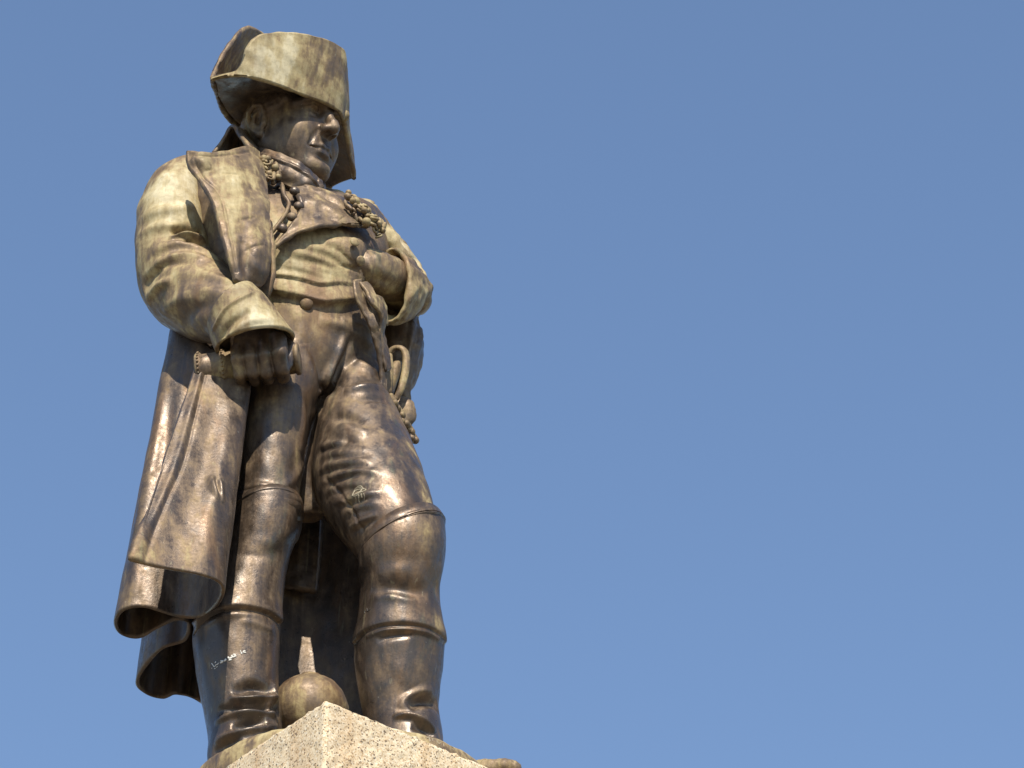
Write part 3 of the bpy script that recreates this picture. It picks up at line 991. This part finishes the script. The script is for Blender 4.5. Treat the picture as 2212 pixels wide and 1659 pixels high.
# forearm sleeve with its rim towards the hand
fg = loft_grid([
    (885, 602, 893, 668, .05, .07, .070),
    (872, 580, 880, 684, .01, .02, .076),
    (856, 558, 866, 694, -.04, -.03, .078),
    (837, 541, 850, 694, -.08, -.075, .076)], nv=70, nu=100)
fr = shell(fg, .016, closed=True)
sculpt(fr, [('ridge', [(842, 545), (846, 610), (855, 690)], .007, .010, .1), ('ridge', [(900, 620), (880, 660), (858, 695)], .014, .016),
            ('ridge', [(870, 580), (880, 620), (870, 670)], .008, .016), ('ridge', [(890, 640), (875, 675), (862, 700)], -.012, .012)])
lump(fr, .003, .08, seed=47)
paint(fr, [((870, 620), .12, .2)])
put('cuff', fr, BR, statue, pat=.52)['label'] = 'wide sleeve end round the forearm held to the waistcoat'
def arm_in_sdf(X, Y, Z):
    return X
hw = [P(895, 645, .05), P(850, 610, -.05), P(808, 588, -.13), P(770, 576, -.17)]
fa = tube(hw, [.070, .076, .074, .062], 48, 90)
sculpt(fa, [('ridge', [(790, 555), (800, 585), (792, 615)], .008, .012), ('ridge', [(812, 550), (822, 590), (815, 625)], .008, .012), ('ridge', [(800, 600), (825, 605), (840, 615)], -.008, .012)])
lump(fa, .002, .06, seed=48)
put('forearm', fa, BR, statue, pat=.50)
# hand slipped into the waistcoat: back of the hand and finger roots
def inhand_sdf(X, Y, Z):
    D = ell_(X, Y, Z, (0, 0, 0), (.075, .040, .062))
    for i, z in enumerate((.045, .018, -.010, -.036)):
        D = su(D, chain(X, Y, Z, [(-.02, -.025, z), (-.07, -.03, z - .004), (-.11, .0, z - .01)], [.019, .018, .016], .005), .008)
    D = su(D, chain(X, Y, Z, [(.03, -.01, .05), (-.01, -.035, .075), (-.06, -.03, .075)], [.02, .018, .015], .005), .008)
    return D
ih = sdf_mesh(inhand_sdf, (-.16, -.1, -.12), (.13, .1, .13), .004)
ax = unit(P(820, 580, -.27) - P(770, 575, -.30)); az = unit(np.array([0, 0, 1.0]) - ax * ax[2]); ay = np.cross(az, ax)
ih.V = P(788, 584, -.10) + .82 * ih.V @ np.stack([ax, ay, az])
put('hand', ih, BR, statue, pat=.35)['label'] = 'hand slipped into the waistcoat opening'

# drape of the overcoat thrown behind the left arm
dr = loft([
    (815, 640, 908, 640, .12, .13, .08),
    (815, 690, 906, 682, .13, .14, .075),
    (817, 740, 912, 730, .13, .14, .07),
    (822, 790, 913, 780, .14, .15, .065),
    (838, 830, 898, 825, .14, .15, .055),
    (860, 870, 880, 862, .12, .15, .035),
    (862, 930, 878, 925, .12, .15, .03),
    (862, 1010, 881, 995, .12, .15, .03)], nv=140, nu=90)
sculpt(dr, [('ridge', [(912, 690), (900, 760), (878, 840)], .012, .016), ('ridge', [(895, 690), (885, 760), (868, 830)], .012, .014), ('ridge', [(905, 690), (893, 760), (874, 835)], -.01, .012)])
lump(dr, .003, .1, seed=49)
put('overcoat_drape', dr, BR, statue, pat=.30)['label'] = 'overcoat side hanging below the bent far arm'

# ---- tailcoat over the waistcoat
tcr = [
    [(592, 384), (628, 396), (668, 414), (722, 434)],
    [(616, 406), (655, 416), (700, 432), (752, 455)],
    [(637, 436), (680, 440), (725, 455), (775, 478)],
    [(646, 466), (685, 467), (730, 479), (785, 499)],
    [(634, 494), (672, 488), (722, 492), (782, 505)],
    [(592, 546), (640, 518), (692, 502), (775, 503)]]
tc = sheet(lay(bt, tcr, [.02, .024, .028, .03, .032, .034]), 80, 90)
tcm = shell(tc, .016)
sculpt(tcm, [('ridge', [(660, 430), (700, 445), (740, 470)], .008, .02), ('ridge', [(665, 465), (710, 468), (755, 488)], -.007, .016), ('ridge', [(650, 500), (700, 488), (750, 492)], .008, .012),
             ('ridge', [(680, 415), (715, 432), (750, 455)], -.006, .014)])
lump(tcm, .0018, .08, seed=51)
put('tailcoat_front', tcm, BR, statue, pat=.40)
cord = lay(bt, [[(584, 388), (606, 412), (612, 433), (622, 452), (617, 471), (605, 490), (584, 518)]], .022)[0]
put('piping', tube(cord, .0075, 12, 90), BR, statue, pat=.42)
def button(uv, r, off, flat=.8, tr=bt, pat=.3):
    h, n = cast(None, [uv], tr)[0]
    if n @ ray(*uv) > 0: n = -n
    x = unit(np.cross(n, (0, 0, 1.0))); y = np.cross(n, x)
    m = ball(h + n * off, (r, r, r * flat), 24, 14, axes=np.stack([x, y, n]))
    return put('button', m, BR, statue, pat=pat)
for uv in ((620, 404), (632, 433), (641, 464), (629, 487), (610, 510)):
    button(uv, .018, .036, .8)
for uv in ((762, 528), (773, 564)):
    button(uv, .017, .016, .35, pat=.6)
button((662, 657), .022, .006, .5, pat=.6)

# ---- epaulettes: rows of bullion curls
def curl(c, n, r, turn):
    x = unit(np.cross(n, (.2, .1, 1.0))); y = np.cross(n, x)
    pts = []
    for k in range(14):
        a = turn + k / 13 * 2 * math.pi * 1.4; q = r * (1 - .62 * k / 13)
        pts.append(c + x * q * math.cos(a) + y * q * math.sin(a) + n * .010 * k / 13)
    return tube(np.array(pts), r * .30, 8, 40)
def epaulette(spots, nrm, seed):
    """spots: (point, size); scrolls, beads and short bullions heaped together"""
    g = np.random.default_rng(seed); ms = []
    for i, (c, r) in enumerate(spots):
        n = unit(np.array(nrm) + g.normal(size=3) * .35); r = r * g.uniform(.7, 1.35)
        c = c + n * g.uniform(-.006, .012)
        k = g.choice(3, p=(.22, .40, .38))
        if k == 0: ms.append(curl(c, n, r, g.uniform(0, 6)))
        elif k == 1: ms.append(ball(c, (r * .8, r * .9, r * .8), 12, 8))
        else:
            d_ = unit(np.array([.35, -.2, -1.0]) + g.normal(size=3) * .5)
            ms.append(tube([c - d_ * r, c, c + d_ * r * 1.2], [r * .4, r * .6, r * .45], 8, 10))
    return join(ms)
sp = [(P(570 + 8 * a - 1 * b, 344 + 8.5 * b + 5 * a, -.285 + .006 * a), .014) for a in range(5) for b in range(5) if not (a == 4 and b == 4)]
put('epaulette', epaulette(sp, (.25, -.85, .4), 1), BR, statue, pat=.46, kind='stuff')['label'] = 'fringed epaulette between the lapel and the collar'
sp = []
for a in range(9):
    for b in range(4):
        h, n = cast(None, [(732 + 8 * a + 1.5 * b, 468 + 7.5 * a - 6.5 * b)], bt)[0]
        if n @ ray(740, 470) > 0: n = -n
        sp.append((h + n * (.05 + .012 * (b in (1, 2))), .015))
put('epaulette', epaulette(sp, (.5, -.75, .35), 2), BR, statue, pat=.5, kind='stuff')['label'] = 'fringed epaulette on the far shoulder'

# ---- stock and standing collar
top_e = [(560, 296, .06), (549, 308, -.04), (553, 320, -.13), (578, 326, -.19), (605, 335, -.22), (640, 350, -.232), (665, 368, -.222), (683, 388, -.185), (695, 403, -.10), (697, 398, .0)]
mid_e = [(556, 320, .05), (546, 330, -.05), (551, 342, -.14), (576, 351, -.20), (604, 362, -.235), (640, 378, -.245), (667, 393, -.23), (687, 409, -.19), (700, 420, -.10), (703, 416, .0)]
bot_e = [(552, 345, .04), (543, 352, -.06), (550, 366, -.14), (575, 380, -.195), (605, 394, -.22), (640, 410, -.225), (668, 422, -.205), (690, 434, -.16), (706, 441, -.09), (710, 436, .0)]
nm = shell(sheet([[P(*q) for q in r] for r in (top_e, mid_e, bot_e)], 40, 120), .018)
sculpt(nm, [('lip', [(552, 332), (578, 340), (605, 350), (640, 365), (668, 384), (688, 404)], .010, .02, .1), ('ridge', [(556, 327), (605, 342), (640, 357), (665, 375)], -.004, .006, .1)])
lump(nm, .002, .07, seed=63)
put('stand_collar', nm, BR, statue, pat=.20)
kn = lump(ball(P(684, 404, -.185), (.026, .020, .034), 24, 16), .003, .04, seed=62)
put('stock_knot', kn, BR, statue, pat=.24)

# ---- coat tail between the legs
ct = sheet([[P(*q) for q in r] for r in [
    [(590, 1090, .20), (640, 1085, .19), (690, 1080, .20)],
    [(594, 1180, .20), (645, 1180, .19), (688, 1180, .20)],
    [(598, 1265, .20), (645, 1272, .19), (680, 1277, .20)]]], 50, 40)
put('coat_tail', lump(shell(ct, .03), .002, .08, seed=61), BR, statue, pat=.22)

# ---- sword hilt, sling and sash on the far hip
def pt(u, v, d): return P(u, v, d)
gd = tube([P(838, 765, -.06), P(852, 752, -.07), (P(868, 753, -.08)), P(877, 768, -.08), P(876, 800, -.08), P(867, 838, -.08), P(855, 862, -.07)], [.010, .011, .012, .013, .013, .012, .010], 14, 80, flat=.7)
sg = ball(P(868, 893, -.02), (.05, .022, .065), 28, 18)
sw = put('sword_hilt', lump(sg, .003, .05, seed=71), BR, statue, pat=.25); sw['label'] = 'sword hilt and tassel hanging at the far hip'
put('knuckle_guard', gd, BR, sw, pat=.5)
put('grip', tube([P(838, 850, -.05), P(848, 815, -.05), P(856, 792, -.05), P(862, 785, -.05)], [.018, .020, .018, .012], 16, 40), BR, sw, pat=.4)
put('quillon', tube([P(832, 845, -.08), P(836, 800, -.09), P(843, 766, -.08)], [.024, .022, .008], 14, 40, flat=.5), BR, sw, pat=.36)
ms = []
g = np.random.default_rng(5)
for k in range(15):
    f = k / 14
    u = 840 + 44 * f ** .9 + g.uniform(-6, 7); v = 850 + 88 * f + g.uniform(-5, 5)
    ms.append(tube([P(u, v, -.10 + .10 * f), P(u + 7, v + 16, -.09 + .10 * f)], [.008, .012], 10, 8))
    ms.append(ball(P(u + 8, v + 18, -.09 + .10 * f), .013, 12, 8))
put('tassel', join(ms), BR, sw, pat=.4, kind='stuff')

def ribbon(rows, th, name, pat=.3):
    m = shell(sheet([[P(*q) for q in r] for r in rows], 90, 16), th)
    return put(name, lump(m, .0015, .05, seed=73), BR, statue, pat=pat)
ribbon([[(764, 608, -.26), (778, 604, -.24)], [(768, 640, -.26), (782, 634, -.24)], [(782, 670, -.24), (796, 662, -.22)], [(798, 705, -.22), (812, 695, -.22)],
        [(812, 750, -.18), (822, 740, -.17)], [(822, 800, -.14), (834, 792, -.13)], [(822, 850, -.12), (834, 845, -.11)]], .014, 'sash')
ribbon([[(776, 612, -.25), (790, 612, -.23)], [(792, 632, -.25), (800, 622, -.22)], [(800, 652, -.25), (812, 640, -.23)], [(815, 668, -.23), (826, 660, -.20)],
        [(822, 690, -.20), (832, 682, -.17)], [(818, 720, -.18), (828, 716, -.15)], [(826, 760, -.16), (836, 756, -.13)], [(834, 800, -.14), (842, 796, -.12)]], .014, 'sash', .36)
ribbon([[(802, 645, -.22), (815, 640, -.2)], [(815, 652, -.2), (826, 645, -.18)], [(822, 668, -.18), (832, 662, -.16)], [(826, 700, -.15), (836, 700, -.13)]], .012, 'sash', .5)

# ---- shell on the ground between the boots, low mound under it
sph = P(668, 1540, -.02)
put('mound', lump(ball((sph[0] + .02, sph[1] + .05, Z_TOP + .06), (.26, .22, .14), 48, 24), .012, .12, seed=81), BR, statue, pat=.3)
prof = []
r0 = .122
for k in range(26):
    a = -math.pi / 2 + k / 25 * (math.pi - .35)
    prof.append((max(r0 * math.cos(a), .002), r0 * math.sin(a)))
prof += [(.040, r0 * .95), (.036, r0 * 1.04), (.030, r0 * 1.06), (.002, r0 * 1.06)]
bomb = lump(revolve(sph, prof, 72), .001, .05, seed=82)
put('round_shell', bomb, BR, statue, pat=.40)['label'] = 'round bronze shell lying between the boots'
# rounded bar end jutting out beyond the base on the right
bar = tube([P(1000, 1672, .0), P(1045, 1664, -.02), P(1090, 1660, -.03), P(1112, 1662, -.03)], [.034, .033, .030, .028], 28, 60)
put('scroll_end', lump(bar, .002, .06, seed=83), BR, statue, pat=.45)

# ------------------------------------------------------------------ head and hat, in head axes (X his left, Y forward, Z up), life size then scaled
HK = 1.72
def head_axes(yaw, pitch, roll):
    cy, sy = math.cos(yaw), math.sin(yaw); cp, sp = math.cos(pitch), math.sin(pitch); cr, sr = math.cos(roll), math.sin(roll)
    Rz = np.array([[cy, -sy, 0], [sy, cy, 0], [0, 0, 1]]); Rx = np.array([[1, 0, 0], [0, cp, -sp], [0, sp, cp]]); Ry = np.array([[cr, 0, sr], [0, 1, 0], [-sr, 0, cr]])
    return Rz @ Rx @ Ry
HM = head_axes(R(51), R(13), R(-6.5))        # the hat sits tilted a little forward of the head
HO = P(629, 292, -.05)
FM = head_axes(R(52.5), R(5.5), R(-4.0))
FO = P(624, 300, -.05)
def from_head(V, k=HK):
    V = np.asarray(V, float)
    return HO + k * ((V * np.array([1, -1, 1])) @ HM.T)
def from_face(V, k=1.73):
    V = np.asarray(V, float)
    return FO + k * ((V * np.array([1, -1, 1])) @ FM.T)
def flip(m):
    m.F = [tuple(f[::-1]) for f in m.F]; return m

def head_sdf(X, Y, Z):
    A = np.abs(X)
    D = ell_(X, Y, Z, (0, -.008, .040), (.078, .100, .098))
    D = su(D, ell_(X, Y, Z, (0, .030, -.012), (.064, .066, .098)), .03)
    D = su(D, cap_(A, Y, Z, (.052, .004, -.050), (.013, .076, -.098), .023, .018), .03)
    D = su(D, ell_(A, Y, Z, (.040, .052, -.030), (.030, .034, .030)), .022)     # cheeks
    D = su(D, ell_(A, Y, Z, (.038, .030, -.062), (.024, .036, .026)), .025)     # jowls
    D = su(D, ell_(X, Y, Z, (0, .084, -.103), (.017, .018, .016)), .014)        # chin
    D = su(D, ell_(X, Y, Z, (0, .044, -.106), (.032, .038, .018)), .02)         # under the chin
    D = su(D, ell_(X, Y, Z, (0, .074, -.062), (.034, .023, .028)), .018)        # mouth mound
    # brow
    D = su(D, chain(A, Y, Z, [(.006, .097, .034), (.024, .102, .036), (.044, .088, .037), (.056, .066, .030)], [.0095, .0105, .0095, .008], .006), .008)
    # sockets
    D = ss(D, ell_(A, Y, Z, (.031, .098, .018), (.019, .020, .0135)), .010)
    D = np.minimum(D, ell_(A, Y, Z, (.032, .073, .018), (.0145, .0145, .0140)))
    D = su(D, chain(A, Y, Z, [(.016, .083, .018), (.024, .089, .0265), (.034, .089, .0275), (.048, .076, .018)], [.0030, .0042, .0042, .0030], .002), .003)
    D = su(D, chain(A, Y, Z, [(.016, .083, .016), (.026, .087, .0085), (.036, .085, .0085), (.048, .075, .016)], [.0028, .0036, .0036, .0028], .002), .004)
    # nose
    D = su(D, chain(X, Y, Z, [(0, .090, .034), (0, .102, .014), (0, .1155, -.009), (0, .1205, -.020)], [.0092, .0086, .0092, .0100], .006), .010)
    D = su(D, ell_(A, Y, Z, (.0115, .1035, -.0225), (.0092, .0140, .0098)), .009)
    D = su(D, ell_(X, Y, Z, (0, .109, -.0275), (.007, .013, .006)), .006)
    D = ss(D, ell_(A, Y, Z, (.0085, .108, -.0330), (.0044, .0075, .0056)), .003)
    # nasolabial fold
    D = ss(D, chain(A, Y, Z, [(.022, .098, -.026), (.031, .092, -.046), (.034, .086, -.062)], [.0005, .001, .0005], .002), .010)
    # lips
    D = su(D, chain(A, Y, Z, [(0, .0965, -.0570), (.008, .0970, -.0565), (.018, .0910, -.0605), (.026, .0830, -.0645)], [.0046, .0050, .0036, .0022], .003), .005)
    D = su(D, chain(A, Y, Z, [(0, .0945, -.0720), (.010, .0930, -.0715), (.023, .0840, -.0670)], [.0062, .0056, .0026], .003), .005)
    D = ss(D, chain(A, Y, Z, [(0, .1030, -.0645), (.012, .1005, -.0645), (.022, .0925, -.0655), (.030, .0860, -.0665)], [.0018, .0018, .0020, .0026], .001), .003)
    D = ss(D, ell_(X, Y, Z, (0, .104, -.085), (.020, .012, .006)), .008)
    # ear
    E_ = ell_(A, Y, Z, (.080, -.010, .0), (.0085, .019, .033))
    E_ = ss(E_, ell_(A, Y, Z, (.091, -.006, .004), (.010, .012, .022)), .004)
    hel = [(.080, .006, -.006), (.084, .008, .016), (.088, .002, .030), (.091, -.014, .034), (.092, -.026, .022), (.090, -.028, .004), (.086, -.022, -.014), (.082, -.010, -.028)]
    E_ = su(E_, chain(A, Y, Z, hel, [.0035, .0042, .0045, .0048, .0048, .0046, .0045, .0055], .003), .003)
    E_ = su(E_, chain(A, Y, Z, [(.084, -.006, .022), (.087, -.016, .012), (.086, -.016, -.006), (.082, -.008, -.016)], [.003, .0034, .0034, .004], .003), .003)
    E_ = su(E_, ell_(A, Y, Z, (.080, -.004, -.030), (.006, .009, .009)), .004)
    E_ = su(E_, ell_(A, Y, Z, (.080, .006, -.008), (.006, .005, .008)), .003)
    D = su(D, E_, .005)
    # hair locks at the temple, round the ear and in the neck
    g = np.random.default_rng(4)
    def scalp(y, z):      # half width of the skull there
        q = 1 - ((y + .008) / .100) ** 2 - ((z - .040) / .098) ** 2
        return .078 * math.sqrt(max(q, .02))
    for k in range(10):
        y0 = .052 - .0075 * k; z0 = .056
        pts = []
        for j in range(4):
            y = y0 - .010 * j + .004 * math.sin(k + j * 1.7); z = z0 - .014 * j - .002 * k
            pts.append((scalp(y, z) + .0015, y, z))
        D = su(D, chain(A, Y, Z, pts, [.006, .0075, .0066, .0035], .003), .0022)
    for k in range(12):
        y0 = -.034 - .0055 * k; z0 = .03 - .001 * k
        pts = []
        for j in range(5):
            y = y0 + .004 * math.sin(k * 1.3 + j * 1.5) - .001 * j; z = z0 - .018 * j
            pts.append((max(scalp(max(y, -.100), z) * (1 - .05 * j), .01) + .001, y, z))
        D = su(D, chain(A, Y, Z, pts, [.006, .0078, .0076, .0068, .004], .003), .0022)
    # neck
    D = su(D, cap_(X, Y, Z, (0, -.026, -.04), (0, -.036, -.18), .060, .062), .02)
    return D
hm = sdf_mesh(head_sdf, (-.112, -.135, -.20), (.112, .150, .155), .0020, mirror=True)
hm.smooth(1)
hm.V = from_face(hm.V); flip(hm)
outward(hm)
put('head', hm, BR, statue, pat=.27)['label'] = 'shaded face with straight nose looking down to the right'

# bicorne
hat = None
ff = [(-.218, -.010, .026), (-.214, .010, .028), (-.206, .030, .030), (-.196, .046, .031), (-.180, .060, .031), (-.158, .072, .031), (-.125, .085, .031), (-.075, .096, .032), (-.024, .106, .035), (.020, .107, .033), (.062, .083, .030), (.105, .053, .022), (.145, .024, .010), (.175, .008, -.004), (.192, -.004, -.013)]
bf = [(-.218, -.010, .026), (-.208, -.019, .027), (-.193, -.031, .027), (-.175, -.044, .029), (-.155, -.060, .030), (-.135, -.075, .030), (-.105, -.093, .030), (-.070, -.110, .030), (-.030, -.120, .028), (.010, -.122, .024), (.055, -.116, .016), (.100, -.102, .006), (.140, -.084, -.006), (.165, -.070, -.016), (.182, -.058, -.024)]
ftop = [(-.218, -.009, .031), (-.213, .010, .033), (-.205, .030, .036), (-.199, .044, .050), (-.194, .051, .090), (-.176, .058, .122), (-.142, .072, .142), (-.098, .088, .156), (-.045, .098, .168), (.008, .098, .171), (.045, .077, .165), (.092, .036, .148), (.138, .002, .102), (.170, -.002, .046), (.190, -.006, .0)]
btop = [(-.218, -.012, .033), (-.206, -.022, .052), (-.190, -.033, .080), (-.168, -.045, .118), (-.142, -.057, .158), (-.120, -.068, .188), (-.092, -.081, .218), (-.062, -.094, .236), (-.030, -.102, .244), (.010, -.105, .246), (.050, -.098, .236), (.092, -.086, .200), (.130, -.072, .140), (.160, -.062, .065), (.182, -.056, -.014)]
def flap(a, b_, bulge, sgn, n=5):
    a = np.array(a); b_ = np.array(b_); rows = []
    for k in range(n):
        t = k / (n - 1)
        r = a * (1 - t) + b_ * t
        r[:, 1] += sgn * bulge * math.sin(math.pi * t) * np.clip((b_[:, 2] - a[:, 2]) / .14, 0, 1)
        rows.append(r)
    return np.array(rows)
fgd = from_head(sheet(flap(ff, ftop, .003, 1), 90, 200))
fl = shell(fgd, .017)
lump(fl, .002, .12, seed=91)
paint(fl, [((560, 140), .14, .35), ((600, 110), .1, .2), ((660, 80), .1, .2), ((600, 165), .06, .2)])
cr = ball((0, 0, 0), (.088, .084, .11), 48, 24); cr.V[:, 2] = np.maximum(cr.V[:, 2], -.03); cr.V = cr.V + np.array([0, -.006, .088])
cr.V = from_head(cr.V); flip(cr); outward(cr)
put_hat = put('bicorne_hat', cr, BR, statue, pat=.5); put_hat['label'] = 'bicorne hat with tall turned-up brim'
put('front_flap', fl, BR, put_hat, pat=.52)
bgd = from_head(sheet(flap(bf, btop, .008, -1), 90, 200))
bl = shell(bgd, .017)
lump(bl, .002, .12, seed=92)
put('back_flap', bl, BR, put_hat, pat=.42)
rows = []
for t in np.linspace(.035, .965, 7):
    r = np.array(ff) * (1 - t) + np.array(bf) * t
    r[:, 2] += .004
    r[:, 2] += .030 * math.sin(math.pi * t) * np.clip(1 - (np.abs(np.array(ff)[:, 0]) / .2) ** 2, 0, 1)
    rows.append(r)
ug = from_head(sheet(rows, 60, 160))
put('brim', lump(shell(ug, .014), .0015, .1, seed=93), BR, put_hat, pat=.25)
# cockade knob on the far flap
kb = ball((0, 0, 0), (.009, .009, .012), 16, 10); kb.V += np.array([.050, .094, .042]); kb.V = from_head(kb.V); outward(kb)
put('cockade_button', kb, BR, put_hat, pat=.5)

# ------------------------------------------------------------------ scrawls scratched and daubed on the bronze
def flat_paint(name, col, rough=.7):
    m, nt, b = nodes(name); b.inputs['Base Color'].default_value = col + (1,); b.inputs['Roughness'].default_value = rough; return m
WHITE = flat_paint('white_marker', (.62, .61, .57)); CHALK = flat_paint('pale_droppings', (.27, .23, .16)); DARK = flat_paint('dark_scratch', (.03, .025, .022))
def scrawl(name, tree, strokes, x0, y0, k, mat, parent, label):
    ms = []
    for pts, r in strokes:
        if len(pts) == 1: pts = [pts[0], (pts[0][0] + 12, pts[0][1] - 8)]
        px = [((x0 + x * k) * .69125, (y0 + y * k) * .69125) for x, y in pts]
        px = resample(np.array(px), 1.2) if len(px) > 2 else np.array(px)
        c3 = []
        for q in px:
            h, n = cast(None, [q], tree)[0]
            if n @ ray(*q) > 0: n = -n
            c3.append(h + n * r * .15)
        ms.append(tube(np.array(c3), r, 6, max(4, len(c3) * 2), flat=1.0))
    return put(name, join(ms), mat, parent, kind='stuff', label=label)
T_, t_ = .0030, .0014
scrawl('marker_scrawl', rb.tree(), [
    ([(300, 870), (350, 950), (410, 1020), (450, 980), (490, 930), (540, 920), (590, 865)], t_), ([(475, 800), (450, 855)], t_), ([(298, 1085)], t_), ([(415, 1105), (450, 1090)], t_), ([(505, 1040), (545, 1010)], t_),
    ([(695, 770), (760, 775), (770, 810), (680, 855)], T_ * .8), ([(900, 700), (895, 740), (845, 765)], T_), ([(1020, 610), (1030, 650), (1080, 670), (1120, 630)], T_), ([(1060, 745), (1140, 715)], T_),
    ([(1165, 540), (1185, 590), (1190, 630), (1130, 640)], T_), ([(1240, 500), (1320, 510), (1280, 560), (1340, 560), (1270, 600), (1210, 610)], T_), ([(1420, 495)], t_), ([(1500, 530)], t_),
    ([(1545, 315), (1550, 360)], t_), ([(1555, 390), (1590, 430), (1575, 465)], T_ * .7), ([(1635, 435)], t_), ([(1735, 345), (1700, 340), (1665, 375), (1700, 410), (1760, 410)], T_ * .8)],
    640, 2010, 160 / 2212, WHITE, statue, 'white handwritten scrawl across the shaded boot')
bt2 = body.tree()
scrawl('dropping_stain', bt2, [
    ([(570, 960), (640, 800), (720, 650), (920, 545), (1050, 660), (1150, 715), (900, 850), (720, 980), (570, 960)], .0022), ([(650, 820), (800, 640), (960, 620), (1040, 690)], .0024),
    ([(720, 760), (860, 700), (980, 700), (900, 800), (760, 880)], .0030), ([(640, 940), (760, 900), (900, 840), (1000, 800)], .0034), ([(720, 980), (730, 1150), (730, 1300)], .0016), ([(840, 930), (850, 1100), (870, 1240)], .0026),
    ([(950, 880), (970, 1000), (985, 1040)], .0024), ([(1060, 850), (1090, 1000), (1080, 1170)], .0014)], 1060, 1480, 120 / 1659, CHALK, statue, 'pale crusted dropping running down the bent thigh')
scrawl('scratched_letters', lb.tree(), [([(935, 960), (940, 1060)], .0016), ([(935, 945), (1000, 935)], .0012), ([(1060, 815), (1095, 945), (1215, 850)], .0017)], 1080, 1850, 140 / 2212, DARK, statue, 'faint dark letters scratched on the forward boot')
scrawl('scratched_letters', base.tree(), [([(925, 500), (975, 490), (1010, 600)], .0020), ([(1040, 520), (1110, 520)], .0014), ([(1080, 525), (1080, 580)], .0014), ([(1190, 590), (1250, 665), (1290, 640)], .0020), ([(1380, 660), (1390, 740)], .0016), ([(1600, 730), (1640, 760)], .0014)],
       1230, 2250, 250 / 2212, CHALK, statue, 'pale scratched marks on the rim of the base plate')

# things stand at their base
from mathutils import Matrix
for root, loc in ((statue, (disc_c[0], disc_c[1], Z_GR)), (ped, (ctr[0], ctr[1], 0.0))):
    root.location = loc
    for ch in root.children:
        ch.matrix_parent_inverse = Matrix.Translation(-Vector(loc))
